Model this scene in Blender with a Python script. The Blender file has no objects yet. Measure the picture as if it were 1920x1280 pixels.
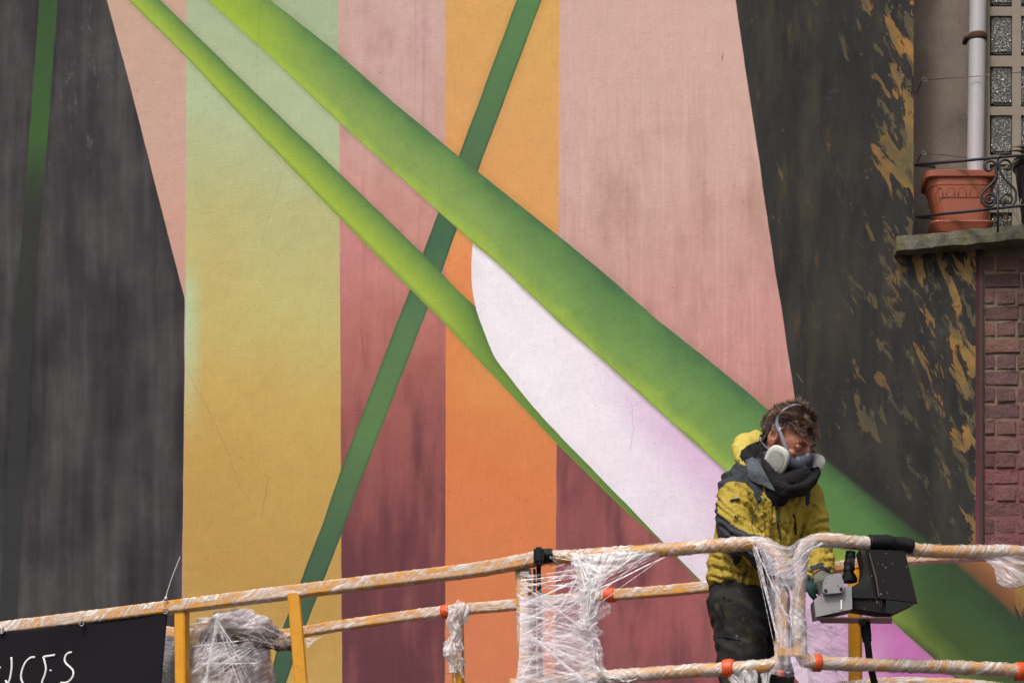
import bpy, bmesh, math, random
from mathutils import Vector, Matrix, noise
random.seed(7)
R = math.radians
scene = bpy.context.scene
COL = scene.collection

# ------------------------------------------------------------------ camera
F = 6240.0            # focal length in photo pixels
ZC = 1.6              # eye height
YH = 2674.0           # horizon row (level camera, shifted lens)
cam = bpy.data.cameras.new("camera"); camo = bpy.data.objects.new("camera", cam); COL.objects.link(camo)
camo.location = (0, -12, ZC); camo.rotation_euler = (R(90), 0, 0)
cam.sensor_width = 36; cam.lens = 36*F/1920.0
cam.shift_y = (YH-640.0)/1920.0
cam.clip_end = 500
scene.camera = camo

# ------------------------------------------------------------------ world, sun, exposure
w = bpy.data.worlds.new("World"); scene.world = w; w.use_nodes = True
nt = w.node_tree; nt.nodes.clear()
out = nt.nodes.new('ShaderNodeOutputWorld'); bg = nt.nodes.new('ShaderNodeBackground'); sky = nt.nodes.new('ShaderNodeTexSky')
sky.sky_type = 'NISHITA'; sky.sun_disc = False
SUN_EL, SUN_AZ = 52, 205      # azimuth clockwise from +Y
sky.sun_elevation = R(SUN_EL); sky.sun_rotation = R(SUN_AZ); sky.dust_density = 6; sky.ozone_density = 0.6; sky.air_density = 1.0
hs = nt.nodes.new('ShaderNodeHueSaturation'); hs.inputs['Saturation'].default_value = 0.25
nt.links.new(sky.outputs[0], hs.inputs['Color']); nt.links.new(hs.outputs[0], bg.inputs[0]); bg.inputs[1].default_value = 0.105
nt.links.new(bg.outputs[0], out.inputs[0])
sl = bpy.data.lights.new("sun", 'SUN'); so = bpy.data.objects.new("sun", sl); COL.objects.link(so)
sl.energy = 1.6; sl.angle = R(10); sl.color = (1, .97, .92)
az, el = R(SUN_AZ), R(SUN_EL)
sd = Vector((math.sin(az)*math.cos(el), math.cos(az)*math.cos(el), math.sin(el)))
so.rotation_euler = (-sd).to_track_quat('-Z', 'Y').to_euler(); so.location = (0, -6, 14)
vs = scene.view_settings; vs.view_transform = 'Standard'; vs.look = 'None'; vs.gamma = 1; vs.exposure = 0.33; vs.use_curve_mapping = False

cy = scene.cycles; cy.max_bounces = 8; cy.diffuse_bounces = 2; cy.glossy_bounces = 2; cy.transparent_max_bounces = 12

# ------------------------------------------------------------------ helpers
def P(px, py, d):
    """point seen at photo pixel (px, py) at distance d from the camera plane"""
    return Vector(((px-960)*d/F, -12+d, ZC+(YH-py)*d/F))
def lin(c):
    return tuple(((v/255)/12.92 if v/255 <= .04045 else ((v/255+.055)/1.055)**2.4) for v in c)
def L4(c, k=.93): return tuple(min(1, v*k) for v in lin(c))+(1,)

class S:
    """socket with arithmetic"""
    def __init__(s, t, o): s.t = t; s.o = o
    def _m(s, op, *a, clamp=False):
        n = s.t.nodes.new('ShaderNodeMath'); n.operation = op; n.use_clamp = clamp
        for i, v in enumerate((s,)+a):
            if isinstance(v, S): s.t.links.new(v.o, n.inputs[i])
            else: n.inputs[i].default_value = v
        return S(s.t, n.outputs[0])
    def __add__(s, o): return s._m('ADD', o)
    __radd__ = __add__
    def __mul__(s, o): return s._m('MULTIPLY', o)
    __rmul__ = __mul__
    def __sub__(s, o): return s._m('SUBTRACT', o)
    def __rsub__(s, o): return (s*-1)+o
    def __truediv__(s, o): return s._m('DIVIDE', o)
    def mx(s, o): return s._m('MAXIMUM', o)
    def mn(s, o): return s._m('MINIMUM', o)
    def ab(s): return s._m('ABSOLUTE')
    def pw(s, o): return s._m('POWER', o)
    def inv(s): return 1-s
    def clamp(s): return s._m('ADD', 0.0, clamp=True)
    def ss(s, a, b):      # smoothstep from a to b (b may be below a)
        n = s.t.nodes.new('ShaderNodeMapRange'); n.interpolation_type = 'SMOOTHSTEP'
        s.t.links.new(s.o, n.inputs['Value'])
        if a < b: n.inputs[1].default_value = a; n.inputs[2].default_value = b; return S(s.t, n.outputs[0])
        n.inputs[1].default_value = b; n.inputs[2].default_value = a; return 1-S(s.t, n.outputs[0])
    def curve(s, pts, smooth=True, dens=False):
        if dens:
            v_ = catmull([(a, b, 0) for a, b in pts], 2); pts = [(q.x, q.y) for q in v_]
        xs = [p[0] for p in pts]; ys = [p[1] for p in pts]
        x0, x1 = min(xs), max(xs); y0, y1 = min(ys)-1, max(ys)+1
        n = s.t.nodes.new('ShaderNodeFloatCurve'); c = n.mapping.curves[0]
        pp_ = sorted(((x-x0)/(x1-x0), (y-y0)/(y1-y0)) for x, y in pts)
        c.points[0].location = pp_[0]; c.points[1].location = pp_[-1]
        for q in pp_[1:-1]: c.points.new(*q)
        for q in c.points: q.handle_type = 'VECTOR'
        n.mapping.update()
        s.t.links.new(((s-x0)*(1/(x1-x0))).o, n.inputs['Value'])
        return S(s.t, n.outputs[0])*(y1-y0)+y0
    def ramp(s, stops, k=.93):
        x0, x1 = stops[0][0], stops[-1][0]
        n = s.t.nodes.new('ShaderNodeValToRGB'); e = n.color_ramp.elements
        st = [((x-x0)/(x1-x0), L4(c, k)) for x, c in stops]
        e[0].position, e[0].color = st[0]; e[1].position, e[1].color = st[-1]
        for p_, c_ in st[1:-1]:
            q = e.new(p_); q.color = c_
        s.t.links.new(((s-x0)*(1/(x1-x0))).o, n.inputs[0])
        return C(s.t, n.outputs[0])
class C:
    def __init__(s, t, o): s.t = t; s.o = o
    def mix(s, f, b, mode='MIX'):
        n = s.t.nodes.new('ShaderNodeMix'); n.data_type = 'RGBA'; n.blend_type = mode
        if isinstance(f, S): s.t.links.new(f.o, n.inputs[0])
        else: n.inputs[0].default_value = f
        s.t.links.new(s.o, n.inputs[6])
        if isinstance(b, C): s.t.links.new(b.o, n.inputs[7])
        else: n.inputs[7].default_value = b
        return C(s.t, n.outputs[2])
    def mul(s, f):
        n = s.t.nodes.new('ShaderNodeVectorMath'); n.operation = 'SCALE'
        s.t.links.new(s.o, n.inputs[0])
        if isinstance(f, S): s.t.links.new(f.o, n.inputs['Scale'])
        else: n.inputs['Scale'].default_value = f
        return C(s.t, n.outputs[0])

class Mat:
    def __init__(s, name, rough=.6, metal=0, color=(128,128,128), spec=.5, k=.93):
        s.m = bpy.data.materials.new(name); s.m.use_nodes = True; s.t = s.m.node_tree; s.t.nodes.clear()
        s.out = s.t.nodes.new('ShaderNodeOutputMaterial'); s.b = s.t.nodes.new('ShaderNodeBsdfPrincipled')
        s.t.links.new(s.b.outputs[0], s.out.inputs[0])
        s.b.inputs['Roughness'].default_value = rough; s.b.inputs['Metallic'].default_value = metal
        s.b.inputs['Specular IOR Level'].default_value = spec
        s.b.inputs['Base Color'].default_value = L4(color, k)
    def coord(s, kind='Object'):
        n = s.t.nodes.new('ShaderNodeTexCoord'); return n.outputs[kind]
    def pos(s):
        return s.t.nodes.new('ShaderNodeNewGeometry').outputs['Position']
    def xyz(s, sock):
        n = s.t.nodes.new('ShaderNodeSeparateXYZ'); s.t.links.new(sock, n.inputs[0])
        return [S(s.t, n.outputs[i]) for i in range(3)]
    def vec(s, a, b, c=0.0):
        n = s.t.nodes.new('ShaderNodeCombineXYZ')
        for i, v in enumerate((a, b, c)):
            if isinstance(v, S): s.t.links.new(v.o, n.inputs[i])
            else: n.inputs[i].default_value = v
        return n.outputs[0]
    def noise(s, vec, scale=1, detail=3, rough=.5, dist=0, ):
        n = s.t.nodes.new('ShaderNodeTexNoise'); s.t.links.new(vec, n.inputs['Vector'])
        n.inputs['Scale'].default_value = scale; n.inputs['Detail'].default_value = detail
        n.inputs['Roughness'].default_value = rough; n.inputs['Distortion'].default_value = dist
        return S(s.t, n.outputs[0])
    def vor(s, vec, scale=1, feature='F1'):
        n = s.t.nodes.new('ShaderNodeTexVoronoi'); n.feature = feature; s.t.links.new(vec, n.inputs['Vector'])
        n.inputs['Scale'].default_value = scale; return S(s.t, n.outputs['Distance'])
    def col(s, c, k=.93):
        n = s.t.nodes.new('ShaderNodeRGB'); n.outputs[0].default_value = L4(c, k); return C(s.t, n.outputs[0])
    def base(s, c): s.t.links.new(c.o, s.b.inputs['Base Color']); return s
    def rough(s, v): s.t.links.new(v.o, s.b.inputs['Roughness']); return s
    def bump(s, h, dist=.002, strength=1.0):
        n = s.t.nodes.new('ShaderNodeBump'); n.inputs['Distance'].default_value = dist; n.inputs['Strength'].default_value = strength
        s.t.links.new(h.o, n.inputs['Height']); s.t.links.new(n.outputs[0], s.b.inputs['Normal']); return s

def simple(name, color, rough=.6, metal=0, var=.15, scale=30, bump=0, spec=.5, dirt=None, dirt_amt=.5):
    m = Mat(name, rough, metal, color, spec)
    v = m.coord('Object'); n = m.noise(v, scale, 4, .6)
    c = m.col(color).mul(n*(2*var)+(1-var))
    if dirt: c = c.mix(m.noise(v, scale*.35, 5, .7).ss(.5, .68)*dirt_amt, L4(dirt))
    m.base(c)
    if bump: m.bump(m.noise(v, scale*4, 3, .6), bump)
    return m.m

# ---- mesh helpers
def make(name, verts, faces, mat, parent=None, uvs=None, smooth=False, mats=None, midx=None):
    me = bpy.data.meshes.new(name); me.from_pydata([tuple(v) for v in verts], [], faces)
    if uvs:
        ul = me.uv_layers.new(name='UVMap')
        for p_ in me.polygons:
            for k, li in enumerate(p_.loop_indices): ul.data[li].uv = uvs[p_.index][k]
    for m_ in (mats or [mat]): me.materials.append(m_)
    if midx:
        for p_, i in zip(me.polygons, midx): p_.material_index = i
    if smooth:
        for p_ in me.polygons: p_.use_smooth = True
    me.update()
    o = bpy.data.objects.new(name, me); COL.objects.link(o)
    if parent:
        o.parent = parent
        if parent.parent is None: o.matrix_parent_inverse = Matrix.Translation(-Vector(parent.location))
    return o
def thing(name, label, cat, loc=(0, 0, 0), group=None):
    o = bpy.data.objects.new(name, None); COL.objects.link(o); o.location = loc; o.empty_display_size = .1
    tag(o, label, cat, group); return o
def tag(o, label, cat, group=None):
    o['label'] = label; o['category'] = cat
    if group: o['group'] = group
    return o
class MB:
    """collects geometry"""
    def __init__(s): s.v = []; s.f = []; s.uv = []; s.mi = []
    def add(s, v, f, uv=None, mi=0):
        k = len(s.v); s.v += [Vector(q) for q in v]; s.f += [tuple(i+k for i in q) for q in f]
        s.uv += uv if uv else [[(0, 0)]*len(q) for q in f]; s.mi += [mi]*len(f); return s
    def build(s, name, mat, parent=None, smooth=False, mats=None):
        return make(name, s.v, s.f, mat, parent, s.uv, smooth, mats, s.mi if mats else None)
def box_vf(c, sx, sy, sz, M=None, bev=0.0):
    """bevelled box centred at c"""
    c = Vector(c); hx, hy, hz = sx/2, sy/2, sz/2
    if bev <= 0:
        v = [Vector((x, y, z)) for x in (-hx, hx) for y in (-hy, hy) for z in (-hz, hz)]
        f = [(0, 1, 3, 2), (4, 6, 7, 5), (0, 4, 5, 1), (2, 3, 7, 6), (0, 2, 6, 4), (1, 5, 7, 3)]
    else:
        bm = bmesh.new(); bmesh.ops.create_cube(bm, size=1)
        for q in bm.verts: q.co = Vector((q.co.x*sx, q.co.y*sy, q.co.z*sz))
        bmesh.ops.bevel(bm, geom=bm.edges[:], offset=bev, segments=2, affect='EDGES')
        bm.verts.index_update(); v = [q.co.copy() for q in bm.verts]; f = [[q.index for q in fc.verts] for fc in bm.faces]; bm.free()
    if M is not None: v = [M @ q for q in v]
    return [q+c for q in v], f
def prism_vf(front, vec):
    n = len(front); v = list(front)+[q+vec for q in front]
    f = [tuple(range(n)), tuple(reversed(range(n, 2*n)))]+[(i, i+n, (i+1) % n+n, (i+1) % n) for i in range(n)]
    return v, f
def catmull(pts, seg=8):
    pts = [Vector(p) for p in pts]; out_ = []
    for i in range(len(pts)-1):
        p0 = pts[i-1] if i else pts[0]*2-pts[1]; p1, p2 = pts[i], pts[i+1]; p3 = pts[i+2] if i+2 < len(pts) else p2*2-p1
        for k in range(seg):
            t = k/seg
            out_.append(.5*((2*p1)+(p2-p0)*t+(2*p0-5*p1+4*p2-p3)*t*t+(-p0+3*p1-3*p2+p3)*t**3))
    out_.append(pts[-1]); return out_
def resample(pts, step):
    L = [0]
    for a, b in zip(pts, pts[1:]): L.append(L[-1]+(b-a).length)
    n = max(1, int(L[-1]/step)); o = []; j = 0
    for i in range(n+1):
        s_ = L[-1]*i/n
        while j < len(L)-2 and L[j+1] < s_: j += 1
        t = (s_-L[j])/max(1e-9, L[j+1]-L[j]); o.append(pts[j].lerp(pts[j+1], t))
    return o
def circ(n): return [(math.cos(2*math.pi*i/n), math.sin(2*math.pi*i/n)) for i in range(n)]
def rsq(n, k=5.0):
    o = []
    for i in range(n):
        t = 2*math.pi*i/n; c, s_ = math.cos(t), math.sin(t); q = (abs(c)**k+abs(s_)**k)**(-1/k); o.append((c*q, s_*q))
    return o
def sqr(b=.25):
    k = 1-b; return [(1, -k), (1, k), (k, 1), (-k, 1), (-1, k), (-1, -k), (-k, -1), (k, -1)]
def sweep(pts, rad, prof, up=Vector((0, 0, 1)), cap=True, fn=None, u0=0):
    """sweep a closed profile; rad = number, list, or (rx, ry) list; fn(u, v) scales the radius"""
    n = len(prof); V = []; Fc = []; UV = []; u = u0; N = len(pts); us = []
    prev = None
    for i, p in enumerate(pts):
        t = (pts[min(i+1, N-1)]-pts[max(i-1, 0)]).normalized()
        if prev is None:
            a = up-t*up.dot(t)
            if a.length < .05: q_ = Vector((.40, .916, 0)); a = q_-t*q_.dot(t)
            a.normalize()
        else:
            a = prev-t*prev.dot(t); a.normalize()
        prev = a; b = t.cross(a)
        if i: u += (p-pts[i-1]).length
        us.append(u)
        r = rad[i] if isinstance(rad, (list, tuple)) else rad
        rx, ry = r if isinstance(r, (list, tuple)) else (r, r)
        for j, (x, y) in enumerate(prof):
            k = fn(u, j/n) if fn else 1
            V.append(p+b*(x*rx*k)+a*(y*ry*k))
    for i in range(N-1):
        for j in range(n):
            j2 = (j+1) % n
            Fc.append((i*n+j, i*n+j2, (i+1)*n+j2, (i+1)*n+j))
            UV.append([(us[i], j/n), (us[i], (j+1)/n), (us[i+1], (j+1)/n), (us[i+1], j/n)])
    if cap:
        Fc.append(tuple(reversed(range(n)))); UV.append([(0, 0)]*n)
        Fc.append(tuple((N-1)*n+j for j in range(n))); UV.append([(0, 0)]*n)
    return V, Fc, UV
def sphere_vf(c, r, M=None, nu=20, nv=12):
    rx, ry, rz = r if isinstance(r, (tuple, list)) else (r, r, r)
    v = [Vector((0, 0, rz))]; f = []
    for i in range(1, nv):
        a = math.pi*i/nv
        for j in range(nu):
            b = 2*math.pi*j/nu; v.append(Vector((rx*math.sin(a)*math.cos(b), ry*math.sin(a)*math.sin(b), rz*math.cos(a))))
    v.append(Vector((0, 0, -rz)))
    for j in range(nu): f.append((0, 1+j, 1+(j+1) % nu))
    for i in range(nv-2):
        for j in range(nu):
            a = 1+i*nu; f.append((a+j, a+nu+j, a+nu+(j+1) % nu, a+(j+1) % nu))
    a = 1+(nv-2)*nu
    for j in range(nu): f.append((a+j, len(v)-1, a+(j+1) % nu))
    if M is not None: v = [M @ q for q in v]
    c = Vector(c); return [q+c for q in v], f
def capsule(mb, pts, rads, seg=6, n=16):
    """tapered limb through points, ends closed by spheres"""
    cp = catmull(pts, seg); m = len(cp)-1; rr = []
    for i in range(len(cp)):
        t = i/seg; k = min(int(t), len(rads)-2); q = t-k; q = q*q*(3-2*q); rr.append(rads[k]*(1-q)+rads[k+1]*q)
    v, f, u = sweep(cp, rr, circ(n)); mb.add(v, f)
    mb.add(*sphere_vf(cp[0], rr[0]*.999, nu=n, nv=8)); mb.add(*sphere_vf(cp[-1], rr[-1]*.999, nu=n, nv=8))
def remesh(mb, voxel, smooth=6, fac=.5):
    me = bpy.data.meshes.new('tmp'); me.from_pydata([tuple(v) for v in mb.v], [], mb.f); me.update()
    o = bpy.data.objects.new('tmp', me); COL.objects.link(o)
    m = o.modifiers.new('r', 'REMESH'); m.mode = 'VOXEL'; m.voxel_size = voxel
    if smooth: s_ = o.modifiers.new('s', 'SMOOTH'); s_.iterations = smooth; s_.factor = fac
    dg = bpy.context.evaluated_depsgraph_get(); ev = o.evaluated_get(dg); em = ev.to_mesh()
    V = [v.co.copy() for v in em.vertices]; N = [v.normal.copy() for v in em.vertices]; Fc = [tuple(p.vertices) for p in em.polygons]
    ev.to_mesh_clear(); bpy.data.objects.remove(o); bpy.data.meshes.remove(me)
    return V, N, Fc
def nz(p, s=1.0, o=0.0): return noise.noise(Vector((p[0]*s+o, p[1]*s-o*.7, p[2]*s+o*.3)))

# ================================================================== MATERIALS
def mural_material():
    m = Mat('mural_paint', .82, spec=.25); t = m.t
    X, Y, Z = m.xyz(m.coord('Object'))
    K = F/14.5
    U = X*K+960; V = (Z-ZC)*-K+YH
    raw = m.vec(U, V)
    # small hand wobble of the painted edges
    wob = m.noise(m.vec(U*.012, V*.012), 1, 3, .6)-.5
    Uw = U+wob*3; Vw = V+(m.noise(m.vec(U*.015+9, V*.015), 1, 3, .6)-.5)*3
    streak = m.noise(m.vec(U*.045, V*.0035), 1, 4, .6)           # long vertical streaks
    streak2 = m.noise(m.vec(U*.013+31, V*.0022+5), 1, 3, .5)
    fine = m.noise(m.vec(U*.16, V*.03), 1, 3, .6)
    cloud = m.noise(m.vec(U*.006+3, V*.006), 1, 4, .55)
    cloud2 = m.noise(m.vec(U*.011+17, V*.008+4), 1, 5, .6)
    grain = m.noise(m.vec(U*.45, V*.45), 1, 3, .7)
    Vc = V+(cloud-.5)*260
    # ---- columns
    A = Vc.ramp([(0, (198, 164, 142)), (250, (200, 164, 148)), (420, (204, 157, 138)), (600, (190, 146, 134))]).mix(streak2.ss(.4, .7)*.3, L4((206, 160, 150)))
    B = (V+(U-350)*-.25+(cloud-.5)*200).ramp([(-60, (166, 182, 145)), (180, (178, 190, 150)), (380, (186, 182, 125)), (520, (194, 182, 116)), (700, (198, 166, 95)), (860, (192, 154, 84)), (1060, (184, 145, 78)), (1280, (194, 156, 90))])
    B = B.mix((U.ss(385, 350)*V.ss(470, 560)*V.ss(860, 600))*.75, L4((178, 206, 168)))
    B = B.mix((m.vec, None) and ((U-410).ab().ss(70, 10)*(V-500).ab().ss(190, 20))*.32, L4((198, 166, 98)))
    Cc = (V+(cloud2-.5)*320).ramp([(0, (205, 168, 160)), (200, (204, 165, 157)), (420, (204, 144, 134)), (600, (184, 114, 106)), (740, (160, 92, 88)), (880, (136, 76, 76)), (1020, (112, 60, 66)), (1280, (98, 54, 62))])
    Cc = Cc.mix(streak.ss(.52, .72)*V.ss(500, 700)*V.ss(1150, 850)*.4, L4((176, 104, 88))).mix(streak2.ss(.56, .75)*V.ss(700, 1000)*.55, L4((84, 44, 56)))
    Cc = Cc.mix((V-470).ab().ss(140, 20)*U.ss(740, 660)*.35, L4((200, 120, 130)))
    D = (V+(cloud-.5)*200+(U-940)*-.6).ramp([(0, (216, 166, 94)), (250, (218, 160, 98)), (420, (224, 158, 92)), (520, (228, 142, 88)), (760, (216, 132, 78)), (900, (214, 124, 74)), (1280, (206, 122, 84))])
    sm = m.noise(m.vec(U*.018+8, V*.007+3), 1, 5, .55); sm2 = m.noise(m.vec(U*.024+60, V*.0042+13), 1, 4, .5)
    Cc = Cc.mix(sm.ss(.44, .74)*.40*V.ss(1000, 300), L4((168, 112, 98))).mix(sm2.ss(.45, .75)*.75*V.ss(500, 900), L4((92, 50, 56))).mix(sm2.ss(.52, .30)*V.ss(560, 800)*.35, L4((166, 98, 92)))
    D = D.mix((V-700).ab().ss(110, 20)*(U-920).ab().ss(90, 20)*.5, L4((220, 150, 84)))
    E = (V+(cloud2-.5)*260+(U-1200)*.2).ramp([(0, (209, 171, 160)), (330, (208, 168, 158)), (480, (202, 156, 148)), (640, (202, 148, 142)), (820, (192, 128, 124))])
    E = E.mix(streak.ss(.55, .78)*streak2.ss(.4, .6)*V.ss(100, 350)*.32, L4((168, 122, 108)))
    E = E.mix(sm.ss(.44, .74)*.50*V.ss(120, 400), L4((172, 128, 112))).mix(sm2.ss(.48, .76)*V.ss(150, 420)*.50, L4((160, 124, 104))).mix((streak-.5).ab().ss(.02, .0)*.12, L4((232, 196, 184)))
    E = E.mix((V-390).ab().ss(190, 10)*(U-1150).ab().ss(70, 0)*sm.ss(.35, .65)*.2, L4((158, 124, 106)))
    drip = m.noise(m.vec(U*.11+5, V*.0016+V*0), 1, 3, .5)*.6+sm2*.4
    E = E.mix(drip.ss(.54, .66)*V.ss(60, 260)*.28, L4((176, 134, 122))).mix(drip.ss(.46, .36)*.22, L4((226, 194, 184)))
    Cc = Cc.mix(drip.ss(.54, .66)*.22, L4((120, 72, 70))).mix(drip.ss(.46, .36)*V.ss(700, 300)*.2, L4((220, 184, 176)))
    El = (V+(cloud2-.5)*160).ramp([(820, (136, 76, 78)), (960, (142, 80, 80)), (1100, (138, 74, 80)), (1280, (120, 62, 72))])
    El = El.mix(streak2.ss(.38, .66)*.6, L4((176, 100, 98))).mix(sm2.ss(.42, .72)*.85, L4((96, 54, 62))).mix(sm.ss(.44, .72)*.4, L4((120, 80, 78)))
    c1 = Vw.curve([(0, 350), (560, 348), (900, 345), (1400, 341)]); c2 = Vw.curve([(0, 634), (600, 638), (1400, 642)])
    c3 = Vw.curve([(0, 835), (600, 836), (1400, 834)]); c4 = Vw.curve([(0, 1049), (600, 1046), (1400, 1039)])
    e = 1.0
    col = A.mix((Uw-c1).ss(-e, e), B).mix((Uw-c2).ss(-e, e), Cc).mix((Uw-c3).ss(-e, e), D).mix((Uw-c4).ss(-e, e), E)
    # ---- band edges
    bl = Uw.curve([(-400, -690), (0, -330), (389, 0), (490, 91), (640, 234), (823, 398), (886, 455), (941, 500), (1044, 600), (1128, 673), (1358, 880), (1500, 1006), (1664, 1155), (1755, 1237), (1920, 1390), (2400, 1830)])
    bu = Uw.curve([(-400, -700), (200, -245), (506, 0), (635, 101), (743, 197), (860, 293), (1048, 443), (1119, 500), (1231, 598), (1316, 665), (1400, 733), (1527, 845), (1606, 908), (1737, 1010), (1810, 1067), (1920, 1164), (2400, 1560)])
    tl = Uw.curve([(-400, -640), (0, -240), (240, 0), (348, 107), (477, 245), (640, 412), (769, 542), (828, 600), (861, 636), (1041, 828), (1170, 955), (1243, 1018), (1315, 1095), (1500, 1280), (2400, 2180)])
    tu = Uw.curve([(-400, -620), (0, -290), (300, 0), (348, 47), (477, 172), (640, 328), (790, 473), (860, 546), (891, 575), (1000, 650), (2400, 1800)])
    pg = Vw.curve([(-100, 930), (380, 896), (458, 886), (500, 884), (547, 886), (584, 894), (622, 908), (669, 927), (706, 955), (748, 988), (800, 1034), (868, 1100), (945, 1175), (1018, 1245), (1090, 1316), (1280, 1500), (1900, 2100)], dens=True)
    col = col.mix((Uw-c4).ss(-e, e)*(Vw-tl).ss(-e, e), El)
    # dark green stripe
    s0 = Vw.curve([(-100, 1006), (0, 969), (291, 861), (398, 822), (478, 792), (542, 769), (600, 746), (724, 699), (881, 639), (975, 607), (1092, 563), (1181, 528), (1280, 504), (1500, 420)])
    s1 = Vw.curve([(-100, 1053), (0, 1016), (319, 897), (429, 857), (511, 828), (600, 794), (741, 739), (834, 703), (923, 668), (1003, 640), (1097, 603), (1177, 572), (1280, 536), (1500, 452)])
    q = ((U-s0)/(s1-s0))
    sc = (V+(cloud-.5)*160).ramp([(0, (90, 130, 78)), (280, (80, 114, 76)), (420, (68, 102, 74)), (600, (86, 120, 80)), (800, (90, 126, 76)), (950, (78, 106, 72)), (1100, (64, 92, 70)), (1280, (62, 90, 68))])
    sc = sc.mul(1-(q-.5).ab().ss(.34, .5)*.3)
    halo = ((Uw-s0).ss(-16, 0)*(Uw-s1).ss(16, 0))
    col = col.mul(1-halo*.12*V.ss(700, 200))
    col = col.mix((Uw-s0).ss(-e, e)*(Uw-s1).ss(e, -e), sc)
    # thin light band
    tq = (V-tu)/(tl-tu)
    tc = (tq+(grain-.5)*.15).ramp([(0, (84, 118, 66)), (.16, (108, 142, 70)), (.5, (140, 166, 68)), (.85, (162, 184, 68)), (1, (124, 150, 62))])
    tc = tc.mix((U.ss(800, 900)*.75), (pg-U).ramp([(0, (66, 100, 54)), (14, (92, 130, 60)), (40, (118, 152, 62)), (80, (126, 158, 62))]))
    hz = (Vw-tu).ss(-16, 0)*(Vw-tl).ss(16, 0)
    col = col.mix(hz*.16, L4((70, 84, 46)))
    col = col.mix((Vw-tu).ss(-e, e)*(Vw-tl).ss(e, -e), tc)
    # petal
    pc = (U-(V-700)*.25+(cloud-.5)*240).ramp([(880, (247, 240, 245)), (1130, (240, 230, 239)), (1260, (226, 206, 222)), (1420, (214, 178, 208)), (1560, (190, 112, 172)), (1680, (184, 98, 162)), (2000, (170, 84, 150))])
    nb = V-bl
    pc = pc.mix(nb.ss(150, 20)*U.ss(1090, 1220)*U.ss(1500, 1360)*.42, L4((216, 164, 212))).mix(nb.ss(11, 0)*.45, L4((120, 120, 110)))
    pc = pc.mix(((U-pg).ss(36, 0))*.14, L4((190, 176, 186)))
    pet = (Uw-pg).ss(-e, e)*(Vw-bl).ss(-e, e)
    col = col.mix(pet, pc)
    # dark field on the right, with ochre flakes
    gr = Vw.curve([(-100, 1368), (0, 1379), (152, 1401), (258, 1417), (500, 1452), (575, 1465), (745, 1490), (900, 1512), (1400, 1590)])
    dk = (m.noise(m.vec(U*.02, V*.0045+2), 1, 5, .65)).ramp([(.3, (34, 33, 33)), (.5, (46, 44, 42)), (.66, (58, 54, 47)), (.85, (84, 74, 54))])
    dk = dk.mix(m.noise(m.vec(U*.035+4, V*.009), 1, 4, .6).ss(.6, .72)*U.ss(1720, 1560)*.5, L4((92, 72, 42)))
    dk = dk.mix(m.noise(m.vec(U*.02+40, V*.02), 1, 5, .7).ss(.58, .75)*.25, L4((98, 98, 98)))
    # rotated coordinates: the flakes lean from upper left to lower right
    ca, sa = math.cos(R(24)), math.sin(R(24))
    a_ = U*ca-V*sa; b_ = U*sa+V*ca
    fl = m.noise(m.vec(a_*.035, b_*.010), 1, 5, .6, .5)
    fl2 = m.noise(m.vec(a_*.06+11, b_*.018+7), 1, 4, .6, .3)
    inner = Vw.curve([(-100, 1570), (0, 1590), (200, 1610), (430, 1655), (520, 1650), (700, 1715), (850, 1750), (1000, 1785), (1400, 1860)])
    rt = Vw.curve([(-100, 1712), (430, 1712), (480, 1832), (1400, 1850)], False)
    dens = ((U-inner)/(rt-inner)).clamp()
    thr = dens*.165
    brk = m.noise(m.vec(a_*.12+3, b_*.05), 1, 4, .7)
    fm = ((fl+thr+(brk-.5)*.07)-.632).ss(0, .03)*(brk.ss(.30, .46)*.5+.5)
    fm2 = ((fl2+dens*.12)-.655).ss(0, .02)
    fcol = (m.noise(m.vec(a_*.02, b_*.012+40), 1, 3, .6)).ramp([(.32, (104, 92, 62)), (.48, (134, 110, 64)), (.58, (160, 120, 64)), (.68, (182, 126, 62)), (.8, (196, 122, 56))])
    fcol = fcol.mix((fl+thr-.635).ss(.05, .0)*.35, L4((196, 116, 52)))
    dens_on = dens.ss(0, .12)
    fm4 = ((m.noise(m.vec(a_*.03+170, b_*.009+27), 1, 5, .65, .5)+(U.ss(1450, 1760)*.09))-.665).ss(0, .06)
    dk = dk.mix(fm4*.45, L4((104, 94, 70))).mix(fm*dens_on*(.45+dens*.42), fcol).mix(fm2*dens_on*.5, L4((110, 98, 68)))
    dk = dk.mix(m.noise(m.vec(U*.03+140, V*.004+2), 1, 4, .6).ss(.52, .68)*U.ss(1660, 1500)*.55, L4((70, 62, 46)))
    fm3 = (m.noise(m.vec(a_*.03+70, b_*.009+7), 1, 4, .6, .4)-.64).ss(0, .05)*V.ss(560, 640)*V.ss(900, 820)*U.ss(1540, 1580)*U.ss(1700, 1660)
    fm5 = (m.noise(m.vec(a_*.045+310, b_*.014+57), 1, 5, .65, .4)+(V-560).ab().ss(260, 40)*(U-1670).ab().ss(80, 10)*.13+(V-760).ab().ss(170, 30)*(U-1600).ab().ss(90, 10)*.11+(V-260).ab().ss(220, 30)*(U-1655).ab().ss(60, 10)*.08-.66).ss(0, .04)
    dk = dk.mix(fm3*.55, L4((126, 92, 44))).mix(fm5*.45, (m.noise(m.vec(a_*.02+5, b_*.01), 1, 2)).ramp([(.35, (104, 96, 68)), (.65, (138, 108, 62))]))
    dk = dk.mix(V.ss(1035, 1050)*U.ss(1780, 1800)*U.ss(1906+0, 1900), L4((150, 98, 62)))
    inner_dark = (Uw-gr).ss(-e, e)
    col = col.mix(inner_dark, dk)
    # re-lay petal below the big band right of the dark boundary
    col = col.mix(inner_dark*(Vw-bl).ss(-e, e), pc)
    # big band
    q2 = (V-bu)/(bl-bu)
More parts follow.
